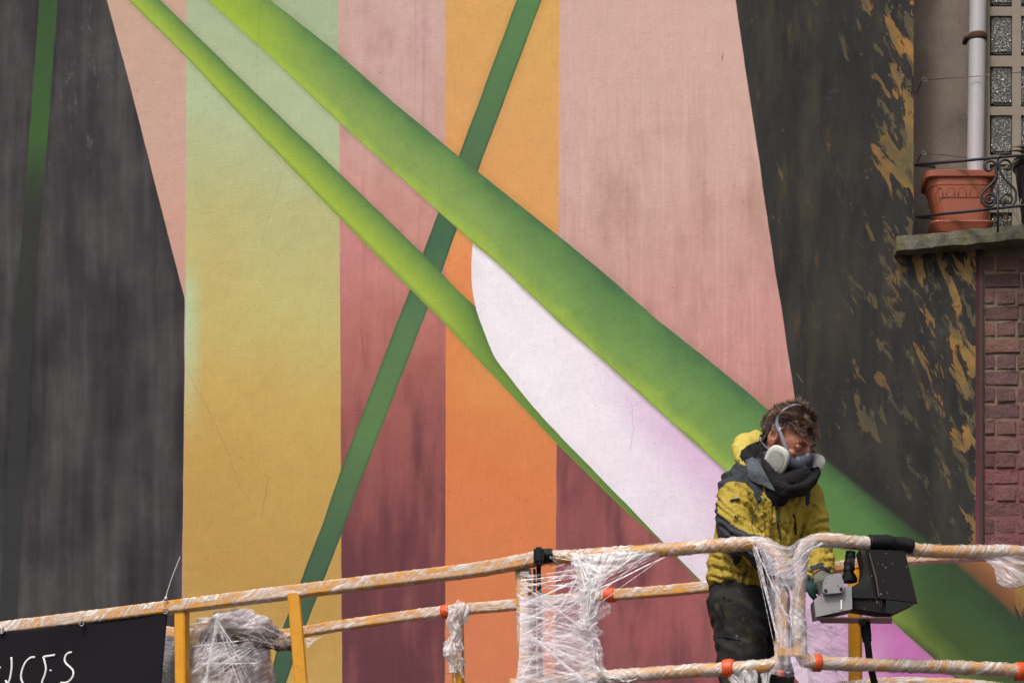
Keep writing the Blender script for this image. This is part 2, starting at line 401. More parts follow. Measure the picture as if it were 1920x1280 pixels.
    bc1 = (q2+(cloud2-.5)*.5+(grain-.5)*.12).ramp([(0, (80, 118, 74)), (.16, (102, 140, 76)), (.5, (128, 157, 84)), (.78, (138, 165, 82)), (.97, (160, 184, 74)), (1.02, (146, 170, 68))])
    bcx = (q2+(cloud2-.5)*.5+(grain-.5)*.12).ramp([(0, (74, 110, 70)), (.16, (92, 130, 74)), (.5, (108, 145, 80)), (.78, (122, 155, 78)), (.97, (152, 178, 74)), (1.02, (138, 164, 68))])
    bc0 = (q2+(cloud2-.5)*.5).ramp([(0, (112, 146, 76)), (.3, (136, 168, 64)), (.7, (152, 180, 58)), (1, (164, 190, 64))])
    bc2 = (q2+(cloud2-.5)*.4).ramp([(0, (44, 62, 42)), (.3, (54, 80, 46)), (.7, (62, 82, 42)), (.95, (92, 108, 50)), (1, (76, 90, 46))])
    bmid = (q2+(cloud2-.5)*.4).ramp([(0, (62, 88, 56)), (.25, (82, 122, 68)), (.6, (86, 122, 64)), (.9, (134, 158, 62)), (1, (116, 138, 58))])
    bc = bc0.mix(U.ss(440, 640), bc1).mix(U.ss(820, 1120), bcx).mix(U.ss(1380, 1560), bmid).mix(U.ss(1600, 1760), bc2)
    bc = bc.mul(1-q2.ss(.965, 1.0)*.25).mul(m.noise(m.vec(a_*.012+9, b_*.03), 1, 5, .7)*.24+.88)
    inb = (Vw-bl).ss(e, -e)
    sharp = (Vw-bu).ss(-e, e); soft = (Vw-bu).ss(-8, 11)
    isd = U.ss(1500, 1600)
    top = sharp*(1-isd)+soft*isd
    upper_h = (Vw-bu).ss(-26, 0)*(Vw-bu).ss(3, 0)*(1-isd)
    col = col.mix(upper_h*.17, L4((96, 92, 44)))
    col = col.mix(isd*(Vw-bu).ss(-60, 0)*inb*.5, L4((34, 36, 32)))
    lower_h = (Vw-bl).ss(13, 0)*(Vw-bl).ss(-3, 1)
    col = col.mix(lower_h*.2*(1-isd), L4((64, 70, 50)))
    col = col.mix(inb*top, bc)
    # dark field on the left
    gl = Vw.curve([(-100, 175), (0, 200), (165, 245), (380, 300), (560, 346), (800, 345), (1100, 341), (1400, 338)])
    br = m.noise(m.vec(U*.026+90, V*.0016+2), 1, 3, .5); br2 = m.noise(m.vec(U*.011+44, V*.004+7), 1, 3, .5)
    ld = (streak*.20+br*.36+br2*.40+cloud2*.28-.12).ramp([(.38, (42, 39, 42)), (.47, (56, 52, 54)), (.55, (71, 67, 68)), (.66, (88, 84, 84))])
    ld = ld.mix(m.noise(m.vec(U*.05, V*.012), 1, 6, .75).ss(.56, .75)*(U-150).ab().ss(160, 20)*V.ss(700, 100)*.5, L4((128, 124, 126)))
    wb = m.noise(m.vec(U*.10+7, V*.03), 1, 6, .8)+(U-145).ab().ss(70, 10)*(V-110).ab().ss(170, 40)*.10
    ld = ld.mix(wb.ss(.66, .76)*.45*V.ss(800, 300), L4((140, 136, 138)))
    gq = (U-Vw.curve([(-100, 82), (0, 74), (215, 58), (350, 48), (600, 28), (1280, -8), (1400, -14)]))
    gw = (gq.ss(-e, e)*(gq-34).ss(e, -e))
    gcol = V.ramp([(0, (52, 84, 46)), (260, (60, 94, 46)), (330, (52, 66, 44)), (400, (46, 48, 46)), (700, (46, 48, 48)), (1280, (50, 50, 51))])
    ld = ld.mul(1-gq.ss(-12, -1)*(gq-34).ss(12, 1)*.25).mix(gw*.9, gcol)
    ld = ld.mul(1-(gl-U).ss(30, 0)*.15)
    col = col.mix((Uw-gl).ss(e, -e), ld)
    # maroon strip beside the bricks
    col = col.mix((U-1829).ss(-1, 1)*V.ss(455, 462)*V.ss(1045, 1035), V.ramp([(460, (66, 34, 34)), (800, (78, 44, 46)), (1030, (110, 56, 66))]))
    # ---- cracks, grime, grain
    def crack(pts, wd=.8, amt=.5):
        ys = [p[1] for p in pts]
        g = V.curve([(p[1], p[0]) for p in pts], False)
        g = g+(m.noise(m.vec(V*.06, 3.3+pts[0][0]), 1, 3, .6)-.5)*10
        return ((U-g).ab().ss(wd+.7, wd-.5)*V.ss(min(ys)-1, min(ys)+12)*V.ss(max(ys)+1, max(ys)-12))*amt
    cr = crack([(350, 690), (372, 735), (400, 785), (430, 855), (450, 915), (475, 947)], .5, .28)
    cr = cr.mx(crack([(490, 0), (481, 108), (483, 187), (492, 244), (516, 281), (530, 319), (516, 375), (495, 431), (489, 469)], .4, .25))
    cr = cr.mx(crack([(1682, 510), (1680, 560), (1672, 600), (1670, 660)], .8, .6))
    cr = cr.mx(crack([(1588, 560), (1594, 640), (1602, 700)], .6, .4))
    cr = cr.mx(crack([(1170, 735), (1185, 760), (1187, 800), (1182, 850)], .5, .3))
    cr = cr.mx(crack([(676, 610), (680, 650), (686, 700)], .5, .4)).mx(crack([(1355, 98), (1355, 106), (1355, 118)], .9, .9))
    cr = cr.mx(crack([(505, 890), (492, 950), (488, 975)], .5, .35))
    col = col.mix(cr, L4((60, 46, 34)))
    sp = m.vor(m.vec(U*.02, V*.02), 1).ss(.035, .02)
    col = col.mix(sp*.5, L4((96, 66, 44)))
    pl = m.noise(m.vec(U*.028+200, V*.022), 1, 6, .72)
    pits = m.noise(m.vec(U*.2+50, V*.2), 1, 3, .6).ss(.68, .74)
    col = col.mul((grain-.5)*.18+(fine-.5)*.16+(cloud2-.5)*.12+(pl-.5)*.14-pits*.07+1.0)
    m.base(col)
    g2 = m.noise(m.vec(U*.30, V*.30), 1, 4, .65)
    und = m.noise(m.vec(U*.02, V*.02), 1, 3, .5)
    m.bump(g2*.40+und*.9+streak*.25+grain*.25+pl*.8-pits*.5, .0035)
    return m.m

M = {}
M['mural'] = mural_material()

def paint_rail():
    m = Mat('yellow_enamel', .38); v = m.coord('Object')
    n = m.noise(v, 9, 5, .6); s_ = m.noise(v, 60, 4, .7)
    c = n.ramp([(.3, (206, 134, 8)), (.55, (220, 152, 14)), (.75, (192, 116, 18))])
    X, Y, Z = m.xyz(v); c = c.mix(m.noise(m.vec(X*70, Y*70, Z*9), 1, 4, .7).ss(.66, .72)*.6, L4((232, 206, 150))).mix(s_.ss(.68, .74)*.7, L4((226, 214, 190))).mix(m.noise(v, 25, 5, .75).ss(.62, .72)*.6, L4((92, 58, 28)))
    m.base(c); m.bump(s_, .0008); return m.m
M['yellow'] = paint_rail()

def film(name, cover=.5, freq=1.0, shear=0.0, tint=(240, 232, 234), lo=.03, hi=.85, along=.6, bump=.0025, rough=.15, vary=0.0):
    """stretch film: clear between creases, milky where it bunches; uv.x runs in metres along, uv.y across"""
    m = Mat(name, rough, color=tint, spec=.6); t = m.t
    u, v, _ = m.xyz(m.coord('UV'))
    v2 = v+u*shear
    wv = (m.noise(m.vec(u*3, v2*3), 1, 3, .6)-.5)
    a = m.noise(m.vec(u*along+wv*.3, (v2+wv*.10)*freq*9), 1, 4, .65)
    b = m.noise(m.vec(u*along*3+5, (v2+wv*.06)*freq*38), 1, 3, .6)
    c = m.noise(m.vec(u*along*7, (v2+wv*.05)*freq*90+2), 1, 2, .6)
    k = cover
    s_ = (a*.55+b*.45-.5+(k-.5)*.28)
    if vary: s_ = s_+(m.noise(m.vec(u*28, 1.7), 1, 3, .6)-.5)*vary
    fold = 1-(m.noise(m.vec(u*5+v2*2, v2*9), 1, 2, .5, .8)-.5).ab()*11
    al = s_.ss(-.10, .12)*.62+(c-.52).ss(0, .10)*.22+(b-.60).ss(0, .05)*.32+fold.clamp()*.35
    al = al.clamp()*(hi-lo)+lo
    tr = t.nodes.new('ShaderNodeBsdfTransparent'); mx = t.nodes.new('ShaderNodeMixShader')
    t.links.new(al.o, mx.inputs[0]); t.links.new(tr.outputs[0], mx.inputs[1]); t.links.new(m.b.outputs[0], mx.inputs[2])
    t.links.new(mx.outputs[0], m.out.inputs[0])
    m.b.inputs['Subsurface Weight'].default_value = 0
    m.base(m.col(tint, 1.0).mul(a*.25+.85))
    m.bump(a+b*.8+c*.3+fold.clamp()*.8, bump); return m.m
M['wrap'] = film('wrap_film', .44, 1/8, .0, (240, 228, 220), .04, .90, 5.0, vary=.5)
M['wrap_thin'] = film('thin_wrap_film', .40, 1/6, .0, (240, 226, 222), .05, .85, 5.0)
M['wrap_milky'] = film('milky_wrap_film', .48, 1/7, .0, (238, 230, 226), .10, .92, 5.0, vary=.5)
M['sheet'] = film('stretched_film', .40, 4.0, 0, (236, 228, 234), .14, .80, 1.5)
M['sheet_thin'] = film('thin_stretched_film', .26, 5.0, 0, (234, 224, 234), .08, .72, 1.2)
M['bunched'] = film('bunched_film', .50, 3.0, 0, (240, 234, 236), .16, .88, 3.0, rough=.25)
def strand_mat():
    m = Mat('film_strand', .2, color=(240, 234, 238), spec=.8, k=1); t = m.t
    tr = t.nodes.new('ShaderNodeBsdfTransparent'); mx = t.nodes.new('ShaderNodeMixShader')
    n = m.noise(m.pos(), 60, 3, .6).ss(.35, .65)*.45+.12
    t.links.new(n.o, mx.inputs[0]); t.links.new(tr.outputs[0], mx.inputs[1]); t.links.new(m.b.outputs[0], mx.inputs[2]); t.links.new(mx.outputs[0], m.out.inputs[0]); return m.m
M['strand'] = strand_mat()

M['black_plastic'] = simple('black_plastic', (22, 21, 22), .55, 0, .25, 20, .0006, spec=.25, dirt=(90, 84, 78), dirt_amt=.25)
M['black_rubber'] = simple('black_rubber', (20, 20, 21), .6, 0, .3, 30, .0005, spec=.25)
M['tape'] = simple('orange_tape', (224, 84, 34), .5, 0, .15, 40, .0006)
M['banner'] = simple('black_banner_cloth', (27, 25, 29), .85, 0, .2, 6, .0006, spec=.12)
M['white_paint'] = simple('white_paint', (236, 232, 236), .6, 0, .06, 30)
M['steel'] = simple('bare_steel', (150, 150, 150), .3, .9, .2, 40)
M['white_plastic'] = simple('white_plastic', (232, 224, 224), .35, 0, .05, 30)

def speck(name, color, rough, spots, amt=.66, scale=60, dirt=(60, 40, 26)):
    m = Mat(name, rough, spec=.22); v = m.coord('Object')
    c = m.col(color).mul(m.noise(v, 8, 5, .6)*.5+.75)
    c = c.mix(m.noise(v, 14, 6, .75).ss(.55, .75)*.35, L4(dirt))
    vs_ = m.vor(v, scale); c = c.mix((vs_+(m.noise(v, 40, 2)-.5)*.3).ss(.14, .08)*.9, L4(spots))
    m.base(c); m.bump(m.noise(v, 150, 3, .6), .0006); return m.m
M['grey_box'] = speck('grey_box_paint', (150, 146, 148), .5, (60, 54, 52), scale=45)
M['hood_black'] = speck('black_shroud', (22, 20, 20), .7, (150, 146, 142), scale=55, dirt=(44, 38, 34))
M['box_base'] = simple('box_underside', (112, 92, 84), .55, .2, .3, 14, .001, dirt=(60, 46, 38))

# house materials
def brick_mat():
    m = Mat('brick_faces', .85, spec=.2); X, Y, Z = m.xyz(m.pos()); v = m.pos()
    V = (Z-ZC)*-(F/14.53)+YH; U = X*(F/14.53)+960
    oi = m.t.nodes.new('ShaderNodeObjectInfo'); rnd = S(m.t, oi.outputs['Random'])
    c = rnd.ramp([(0, (88, 68, 66)), (.3, (116, 86, 80)), (.6, (100, 76, 78)), (1, (126, 92, 82))])
    n = m.noise(v, 7, 4, .6)
    paint = rnd.ramp([(0, (116, 72, 76)), (.5, (148, 88, 92)), (1, (112, 70, 76))])
    pm = ((V-800)*.0030-(U-1845)*.004+(n-.5)*1.6+(rnd-.5)*.5+.1).ss(-.25, .75)
    c = c.mix(pm*.72, paint).mul(m.noise(v, 40, 5, .75)*.8+.6)
    c = c.mix(m.noise(v, 18, 5, .7).ss(.6, .75)*.3, L4((70, 62, 66)))
    m.base(c); m.bump(m.noise(v, 60, 5, .75)+m.noise(v, 16, 3, .6)*1.5, .009); return m.m
M['brick'] = brick_mat()
def mortar_mat():
    m = Mat('mortar', .9, spec=.15); v = m.pos(); X, Y, Z = m.xyz(v); V = (Z-ZC)*-(F/14.53)+YH
    c = m.noise(v, 20, 5, .7).ramp([(.3, (96, 82, 74)), (.6, (132, 116, 98)), (.8, (156, 140, 116))])
    c = c.mix((V+(m.noise(v, 8, 3)-.5)*200).ss(650, 900)*.75, L4((124, 72, 78)))
    m.base(c); m.bump(m.noise(v, 90, 4, .7), .003); return m.m
M['mortar'] = mortar_mat()
def plaster():
    m = Mat('grey_plaster', .85, spec=.2); v = m.pos(); X, Y, Z = m.xyz(v)
    c = m.noise(v, 4, 5, .65).ramp([(.3, (100, 90, 82)), (.5, (122, 110, 100)), (.7, (134, 122, 111))])
    c = c.mul(m.noise(v, 60, 4, .7)*.3+.85)
    c = c.mix(m.noise(m.vec(X*14, Y*3, Z*2.5), 1, 5, .65).ss(.55, .75)*.4, L4((96, 86, 78)))
    m.base(c); m.bump(m.noise(v, 120, 4, .7), .002); return m.m
M['plaster'] = plaster()
def stone():
    m = Mat('mossy_stone', .9, spec=.15); v = m.pos()
    c = m.noise(v, 22, 6, .7).ramp([(.3, (78, 73, 64)), (.55, (116, 110, 99)), (.75, (140, 134, 122))])
    c = c.mix(m.noise(v, 9, 6, .75).ss(.46, .6)*.75, L4((104, 102, 48))).mix(m.noise(v, 30, 4, .7).ss(.6, .7)*.5, L4((48, 46, 38)))
    m.base(c); m.bump(m.noise(v, 45, 5, .7), .008); return m.m
M['stone'] = stone()
M['pvc'] = simple('pale_pipe_enamel', (176, 170, 172), .45, 0, .08, 8, .0004, dirt=(150, 140, 134), dirt_amt=.35)
M['rust'] = simple('rusty_clamp', (74, 50, 38), .8, .3, .4, 40, .001)
M['iron'] = simple('painted_iron', (46, 44, 50), .45, .4, .2, 30, .0004)
M['wire'] = simple('twisted_wire', (110, 96, 90), .5, .6, .2, 80)
M['terra'] = simple('terracotta_plastic', (152, 80, 54), .5, 0, .2, 14, .0003, dirt=(110, 74, 60), dirt_amt=.6)
M['darkpot'] = simple('dark_pot', (40, 42, 46), .4, 0, .2, 12)
M['leaf'] = simple('strap_leaf', (112, 128, 62), .4, 0, .25, 20)
M['dryleaf'] = simple('dry_leaf', (140, 128, 84), .6, 0, .25, 20)
M['soil'] = simple('potting_soil', (50, 38, 30), .95, 0, .3, 60)
def glassblock():
    m = Mat('rippled_glass_block', .06, spec=1.0, color=(90, 90, 88)); v = m.pos()
    n = m.vor(v, 130, 'SMOOTH_F1'); n2 = m.noise(v, 110, 3, .6, 1.2)
    m.base((n+n2).ramp([(.55, (52, 50, 46)), (.9, (104, 101, 94)), (1.15, (176, 172, 162))]))  # pale end of the ramp paints the ripples' sparkle into the base colour
    m.b.inputs['Coat Weight'].default_value = 1; m.b.inputs['Coat Roughness'].default_value = .05
    m.bump(n*1.3+n2, .010, 1); m.b.inputs['Metallic'].default_value = .55; return m.m
M['glassblock'] = glassblock()
M['grout'] = simple('window_grout', (138, 126, 112), .85, 0, .15, 40, .001)
M['asphalt'] = simple('asphalt', (62, 62, 62), .9, 0, .3, 30, .004)

# person
def cloth(name, color, dark, spots=None, rough=.7, var=.22):
    m = Mat(name, rough, spec=.3); v = m.coord('Object')
    c = m.col(color).mul(m.noise(v, 7, 4, .6)*(2*var)+1-var)
    c = c.mix(m.noise(v, 12, 6, .75).ss(.50, .70)*.55, L4(dark)).mix(m.noise(v, 26, 4, .7).ss(.60, .72)*.18, L4((214, 200, 130)) if spots else L4(dark))  # on spotted cloth the last mix paints whitish highlights into the colour
    if spots:
        X, Y, Z = m.xyz(v)
        low = Z.ss(5.15, 4.8)
        n = m.noise(v, 34, 3, .55, .6); c = c.mix((n+low*.05-.695).ss(0, .03)*.7, L4(spots[0]))
        n = m.noise(v, 21, 4, .65, .4)
        c = c.mix((n+low*.08-.69).ss(0, .05)*.6, L4(spots[1]))
        n = m.noise(v, 70, 2, .5); c = c.mix((n+low*.04-.77).ss(0, .02)*.8, L4((22, 22, 20)))
    X, Y, Z = m.xyz(v)
    q1 = m.noise(m.vec(X*16+Z*10, Y*16, Z*34-X*22), 1, 2, .5, .4); q2 = m.noise(m.vec(X*30-Z*12, Y*26, Z*60+X*30), 1, 2, .5, .5)
    r1 = 1-(q1-.5).ab()*14; r2 = 1-(q2-.5).ab()*12
    m.base(c.mul(1-(r1.clamp())*.07)); m.bump(m.noise(v, 420, 2, .6)*.25+m.noise(v, 28, 4, .6, .6)*1.4-r1.clamp()*1.3-r2.clamp()*.5, .0008); return m.m
M['jacket'] = cloth('yellow_shell_fabric', (176, 151, 56), (116, 100, 42), ((52, 62, 42), (96, 92, 40)))
M['jacket_pale'] = cloth('pale_yellow_lining', (198, 178, 84), (156, 134, 58))
M['charcoal'] = cloth('charcoal_panel_fabric', (52, 54, 60), (36, 36, 38))
M['fleece'] = cloth('black_fleece', (26, 24, 27), (18, 17, 18), rough=.95)
M['collar'] = cloth('slate_collar_fabric', (84, 90, 96), (60, 62, 64))
M['glove_teal'] = cloth('teal_glove_rubber', (34, 64, 66), (24, 34, 34))
M['glove_grey'] = cloth('grey_glove_knit', (110, 110, 102), (60, 60, 56))
def trouser():
    m = Mat('black_work_trousers', .8, spec=.25); v = m.coord('Object')
    c = m.noise(v, 9, 5, .65).ramp([(.3, (30, 30, 31)), (.55, (44, 44, 44)), (.75, (62, 60, 50))])
    c = c.mix(m.noise(v, 10, 5, .7).ss(.54, .68)*.5, L4((84, 78, 52))).mix(m.noise(v, 9, 5, .7, .3).ss(.60, .68)*.6, L4((148, 90, 48))).mix(m.noise(v, 90, 3, .6).ss(.70, .74)*.6, L4((150, 140, 120)))
    m.base(c); m.bump(m.noise(v, 25, 4, .6, .6)+m.noise(v, 90, 4, .7)*.3, .005); return m.m
M['trouser'] = trouser()
def skin():
    m = Mat('skin', .5, spec=.4); v = m.coord('Object')
    c = m.noise(v, 30, 4, .6).ramp([(.3, (166, 100, 82)), (.55, (188, 124, 102)), (.75, (170, 94, 78))])
    m.base(c); m.b.inputs['Subsurface Weight'].default_value = .08; m.b.inputs['Subsurface Radius'].default_value = (.01, .004, .002)
    m.bump(m.noise(v, 300, 3), .0006); return m.m
M['skin'] = skin()
def hairm(name, c0):
    m = Mat(name, .45, spec=.4); v = m.coord('Object')
    m.base(m.noise(v, 60, 3).ramp([(.3, tuple(int(q*.75) for q in c0)), (.7, tuple(min(255, int(q*1.25)) for q in c0))])); return m.m
M['hair'] = hairm('brown_hair', (72, 54, 44)); M['hair2'] = hairm('greying_hair', (138, 112, 94))
M['mask'] = simple('slate_mask_rubber', (62, 66, 78), .5, 0, .12, 20, .0004, dirt=(40, 40, 44))
M['cart'] = simple('pale_filter_plastic', (206, 204, 196), .5, 0, .06, 20, .0004, dirt=(150, 146, 130), dirt_amt=.5)
M['filter'] = simple('filter_pad', (176, 176, 168), .8, 0, .2, 60, .001, dirt=(110, 110, 100))
M['strap'] = simple('grey_elastic_strap', (122, 126, 138), .6, 0, .1, 40)
M['eye'] = simple('eyeball', (190, 180, 172), .2, 0, .02)
M['iris'] = simple('iris', (40, 34, 30), .2, 0, .02)
M['boot'] = simple('black_boot_leather', (34, 30, 28), .5, 0, .2, 20)
M['wrapped_dark'] = speck('dark_bundle_cloth', (120, 102, 90), .6, (180, 170, 160), scale=30)
M['wrapped_card'] = speck('wrapped_cardboard', (168, 116, 66), .6, (200, 190, 170), scale=26, dirt=(96, 104, 80))

# ================================================================== GROUND
g = make('ground', [(-60, -40, 0), (60, -40, 0), (60, 60, 0), (-60, 60, 0)], [(0, 1, 2, 3)], M['asphalt']); g['kind'] = 'structure'

# ================================================================== MURAL WALL
DW = 14.5; KW = F/DW
def W(px, py, d=DW): return P(px, py, d)
def wx(px): return (px-960)*DW/F
def wz(py): return ZC+(YH-py)*DW/F
wall = thing('mural_wall', 'tall rendered wall painted with a giant mural of green stalks, a white petal and coloured stripes', 'wall', (0, 2.5, 0))
xL = -9.0; xR = 4.5; zT = 11.0
zl, zb = wz(452), wz(1032)
x1, x2 = wx(1713), wx(1841)
Yf, Yb = 2.5, 3.0
mb = MB()
def slab(mb, xa, xb, za, zb_, ya=Yf, yb=Yb):
    mb.add(*box_vf(((xa+xb)/2, (ya+yb)/2, (za+zb_)/2), xb-xa, yb-ya, zb_-za))
poly = [(xL, 0), (xR, 0), (xR, zb), (x2, zb), (x2, zl), (x1, zl), (x1, zT), (xL, zT)]
# one outline with a relieved body behind it
mb.add(*prism_vf([Vector((x, Yf, z)) for x, z in poly], Vector((0, Yb-Yf, 0))))
mb.build('rendered_surface', M['mural'], wall)

# ================================================================== HOUSE ON THE RIGHT
house = thing('brick_house', 'brick and plaster house corner at the right edge beside the mural', 'house', (wx(1880), 2.6, 0))
# plaster set back behind the balcony
mb = MB(); slab(mb, x1+.002, xR, zl, zT, 2.78, 3.0); mb.build('plaster_wall', M['plaster'], house)
mb = MB(); slab(mb, x2+.002, xR, zb+.001, zl-.001, 2.521, 3.0); mb.build('mortar_bed', M['mortar'], house)
# bricks, one by one
bw, bh = .168, .060
variants = []
for k in range(5):
    bm = bmesh.new(); bmesh.ops.create_cube(bm, size=1)
    for q in bm.verts:
        q.co = Vector((q.co.x*(bw+random.uniform(-.004, .004)), q.co.y*.05, q.co.z*(bh+random.uniform(-.004, .003))))
    bmesh.ops.bevel(bm, geom=bm.edges[:], offset=.004, segments=1, affect='EDGES')
    for q in bm.verts: q.co += Vector((random.uniform(-.005, .005), random.uniform(-.004, .003), random.uniform(-.0045, .0045)))
    me = bpy.data.meshes.new('brick'); bm.to_mesh(me); bm.free(); me.materials.append(M['brick']); variants.append(me)
course = .0715; nC = int((zl-zb)/course)
for r in range(nC):
    z = zb+course*(r+.5)+.004; x = x2+.014
    first = True
    while x < x2+.9:
        L = (bw if r % 2 == 0 else bw*.42) if first else (bw if r % 2 == 0 else bw*.47)
        if first: L *= (.6 if r % 2 else .9)
        b = bpy.data.objects.new('brick', random.choice(variants)); COL.objects.link(b)
        b.parent = house
        b.scale = (L/bw, 1, 1); b.location = Vector((x+L/2, 2.541+random.uniform(-.004, .003), z+random.uniform(-.002, .002)))-Vector(house.location)
        b.rotation_euler = (0, random.uniform(-.03, .018), random.uniform(-.02, .02))
        x += L+.011+random.uniform(-.002, .003); first = False
# maroon reveal strip in front of brick joint
mb = MB(); mb.add(*box_vf((wx(1839), 2.512, (zl+zb)/2), .022, .03, zl-zb-.01, bev=.004)); mb.build('edge_strip', simple('maroon_edge_paint', (60, 33, 35), .7, 0, .2, 20, .001), house)

# window of glass blocks
win = MB(); wy = 2.765
def winp(px, py, dy=0): return P(px, py, 14.765+dy)
win.add(*prism_vf([P(1850, -80, 14.755), P(2080, -80, 14.755), P(2080, 440, 14.755), P(1850, 440, 14.755)], Vector((0, .04, 0))))
window = win.build('window', M['grout'], house)
gb = bmesh.new(); bmesh.ops.create_cube(gb, size=1)
for q in gb.verts: q.co = Vector((q.co.x*.093, q.co.y*.05, q.co.z*.178))
bmesh.ops.bevel(gb, geom=gb.edges[:], offset=.008, segments=2, affect='EDGES')
gme = bpy.data.meshes.new('glass_block'); gb.to_mesh(gme); gb.free(); gme.materials.append(M['glassblock'])
for ci, cx in enumerate((1877.5, 1933, 1988, 2043)):
    for ri, cy in enumerate((-30, 62, 157, 248, 340, 430)):
        o = bpy.data.objects.new('glass_block', gme); COL.objects.link(o); o.parent = window
        o.location = P(cx, cy+5, 14.742); o.rotation_euler = (0, 0, R(1))

gv = MB()
cxs = (1877.5, 1933, 1988, 2043); cys = (-30, 62, 157, 248, 340, 430)
for i in range(5):
    xm = (cxs[0]-28 if i == 0 else (cxs[-1]+28 if i == 4 else (cxs[i-1]+cxs[i])/2))
    wd = (cxs[1]-cxs[0]-39)*14.72/F if 0 < i < 4 else .026
    gv.add(*box_vf(P(xm, 200, 14.72), wd, .03, 1.5))
for i in range(1, 6):
    ym = (cys[i-1]+cys[i])/2+5; gv.add(*box_vf(P(1960, ym+3, 14.722), .56, .03, (cys[i]-cys[i-1]-75)*14.72/F))
gv.build('frame', M['grout'], window)
# downpipe
mb = MB(); v, f, u = sweep(catmull([P(1836, -90, 14.66), P(1833, 40, 14.66), P(1831, 180, 14.66), P(1829, 300, 14.66), P(1829, 436, 14.66)], 6), .0375, circ(24)); mb.add(v, f, u)
pipe = mb.build('downpipe', M['pvc'], house, smooth=True)
mb = MB(); cc = P(1833, 71, 14.66)
v, f, u = sweep([cc+Vector((0, 0, -.016)), cc+Vector((0, 0, -.008)), cc+Vector((0, 0, .008)), cc+Vector((0, 0, .016))], [.0385, .042, .042, .0385], circ(24)); mb.add(v, f, u)
mb.add(*box_vf(cc+Vector((-.05, .03, 0)), .02, .05, .022, bev=.003)); mb.add(*sphere_vf(cc+Vector((-.047, -.004, 0)), .010, nu=8, nv=6))
mb.build('pipe_clamp', M['rust'], pipe, smooth=True)

# wires with eye hooks
def wire(pts, eye):
    mb = MB(); pts = resample(catmull(pts, 8), .006)
    for ph in (0, math.pi):
        q = [p+Vector((0, math.sin(i*1.1+ph)*.0016, math.cos(i*1.1+ph)*.0016)) for i, p in enumerate(pts)]
        v, f, u = sweep(q, .0010, circ(5)); mb.add(v, f, u)
    for i in range(6, len(pts)-4, 9):
        if random.random() < .6:
            v, f = sphere_vf(pts[i], .0032, nu=6, nv=4); mb.add(v, f)
    o = mb.build('wire', M['wire'], house)
    mb = MB(); c = P(*eye)
    ring = [c+Vector((math.cos(a)*.010, -.002, math.sin(a)*.008)) for a in [2*math.pi*i/16 for i in range(17)]]
    v, f, u = sweep(ring, .0024, circ(6)); mb.add(v, f, u)
    v, f, u = sweep([c+Vector((-.01, 0, -.004)), c+Vector((-.016, .10, -.004))], .003, circ(6)); mb.add(v, f, u)
    mb.build('eye_hook', M['steel'], o, smooth=True)
wire([P(1737, 150, 14.68), P(1790, 146, 14.63), P(1860, 141, 14.6), P(1960, 131, 14.6)], (1733, 150, 14.68))
wire([P(1736, 288, 14.68), P(1790, 293, 14.66), P(1824, 298, 14.68)], (1732, 287, 14.68))

# ledge (stone sill) jutting out, its right end further out
def ledge():
    n = 26; mb = MB(); V = []; Fc = []
    dl, dr = 14.43, 14.38
    for i in range(n+1):
        t = i/n; px = 1681+(2100-1681)*t; d = dl+(dr-dl)*t
        tz = (px-1681)*(F and .0000)*0+(px-1681)*.078*dl/F
        zt = tz+P(0, 443, dl).z+random.uniform(-.003, .003); zbm = tz+P(0, 470, dl).z+random.uniform(-.003, .003)
        x = (px-960)*d/F; y = -12+d+random.uniform(-.003, .003)
        yb_ = 2.499 if px < 1832 else 2.50
        V += [(x, y, zbm), (x, y-.003, (zt+zbm)/2), (x, y, zt), (x, 2.498, zt+.002), (x, 2.498, zbm)]
    for i in range(n):
        for j in range(5):
            j2 = (j+1) % 5; Fc.append((i*5+j, i*5+j2, (i+1)*5+j2, (i+1)*5+j))
    Fc.append((4, 3, 2, 1, 0)); Fc.append(tuple(n*5+j for j in range(5)))
    mb.add(V, Fc)
    # shelf part lying on the wall, behind the front strip
    x0 = wx(1716)
    sv, sf = box_vf(((x0+xR)/2, 2.64, P(0, 443, dl).z-.031), xR-x0, .298, .06)
    for q in sv: q.z += (q.x-wx(1681))*.078
    mb.add(sv, sf)
    return mb.build('stone_ledge', M['stone'], house)
ledge()

# balcony railing
rail = MB(); 
def bar(pts, r=.007, prof=None): 
    v, f, u = sweep(pts, r, prof or circ(8)); return v, f, u
zt_l, zb_l = P(1716, 308, 14.42), P(1720, 404, 14.42)
railing = MB(); railing.add(*bar([P(1716, 309, 14.46), P(1800, 302, 14.38), P(1960, 287, 14.16), P(2100, 274, 14.0)], .0065)); 
railing_o = railing.build('balcony_railing', M['iron'], house, smooth=True)
mb = MB(); mb.add(*bar([P(1718, 406, 14.46), P(1800, 398, 14.38), P(1960, 381, 14.16), P(2100, 368, 14.0)], .0065)); mb.build('bar', M['iron'], railing_o, smooth=True)
mb = MB(); mb.add(*bar([P(1716, 309, 14.46), P(1752, 313, 14.77)], .0065)); mb.build('bracket', M['iron'], railing_o, smooth=True)
mb = MB(); mb.add(*bar([P(1718, 406, 14.46), P(1752, 409, 14.77)], .0065)); mb.build('bracket', M['iron'], railing_o, smooth=True)
def spiral(cx, cy, r0, a0, a1, d, n=26, shrink=.35):
    return [P(cx+r0*(1-(1-shrink)*i/n)*math.cos(a0+(a1-a0)*i/n), cy+r0*(1-(1-shrink)*i/n)*math.sin(a0+(a1-a0)*i/n), d) for i in range(n+1)]
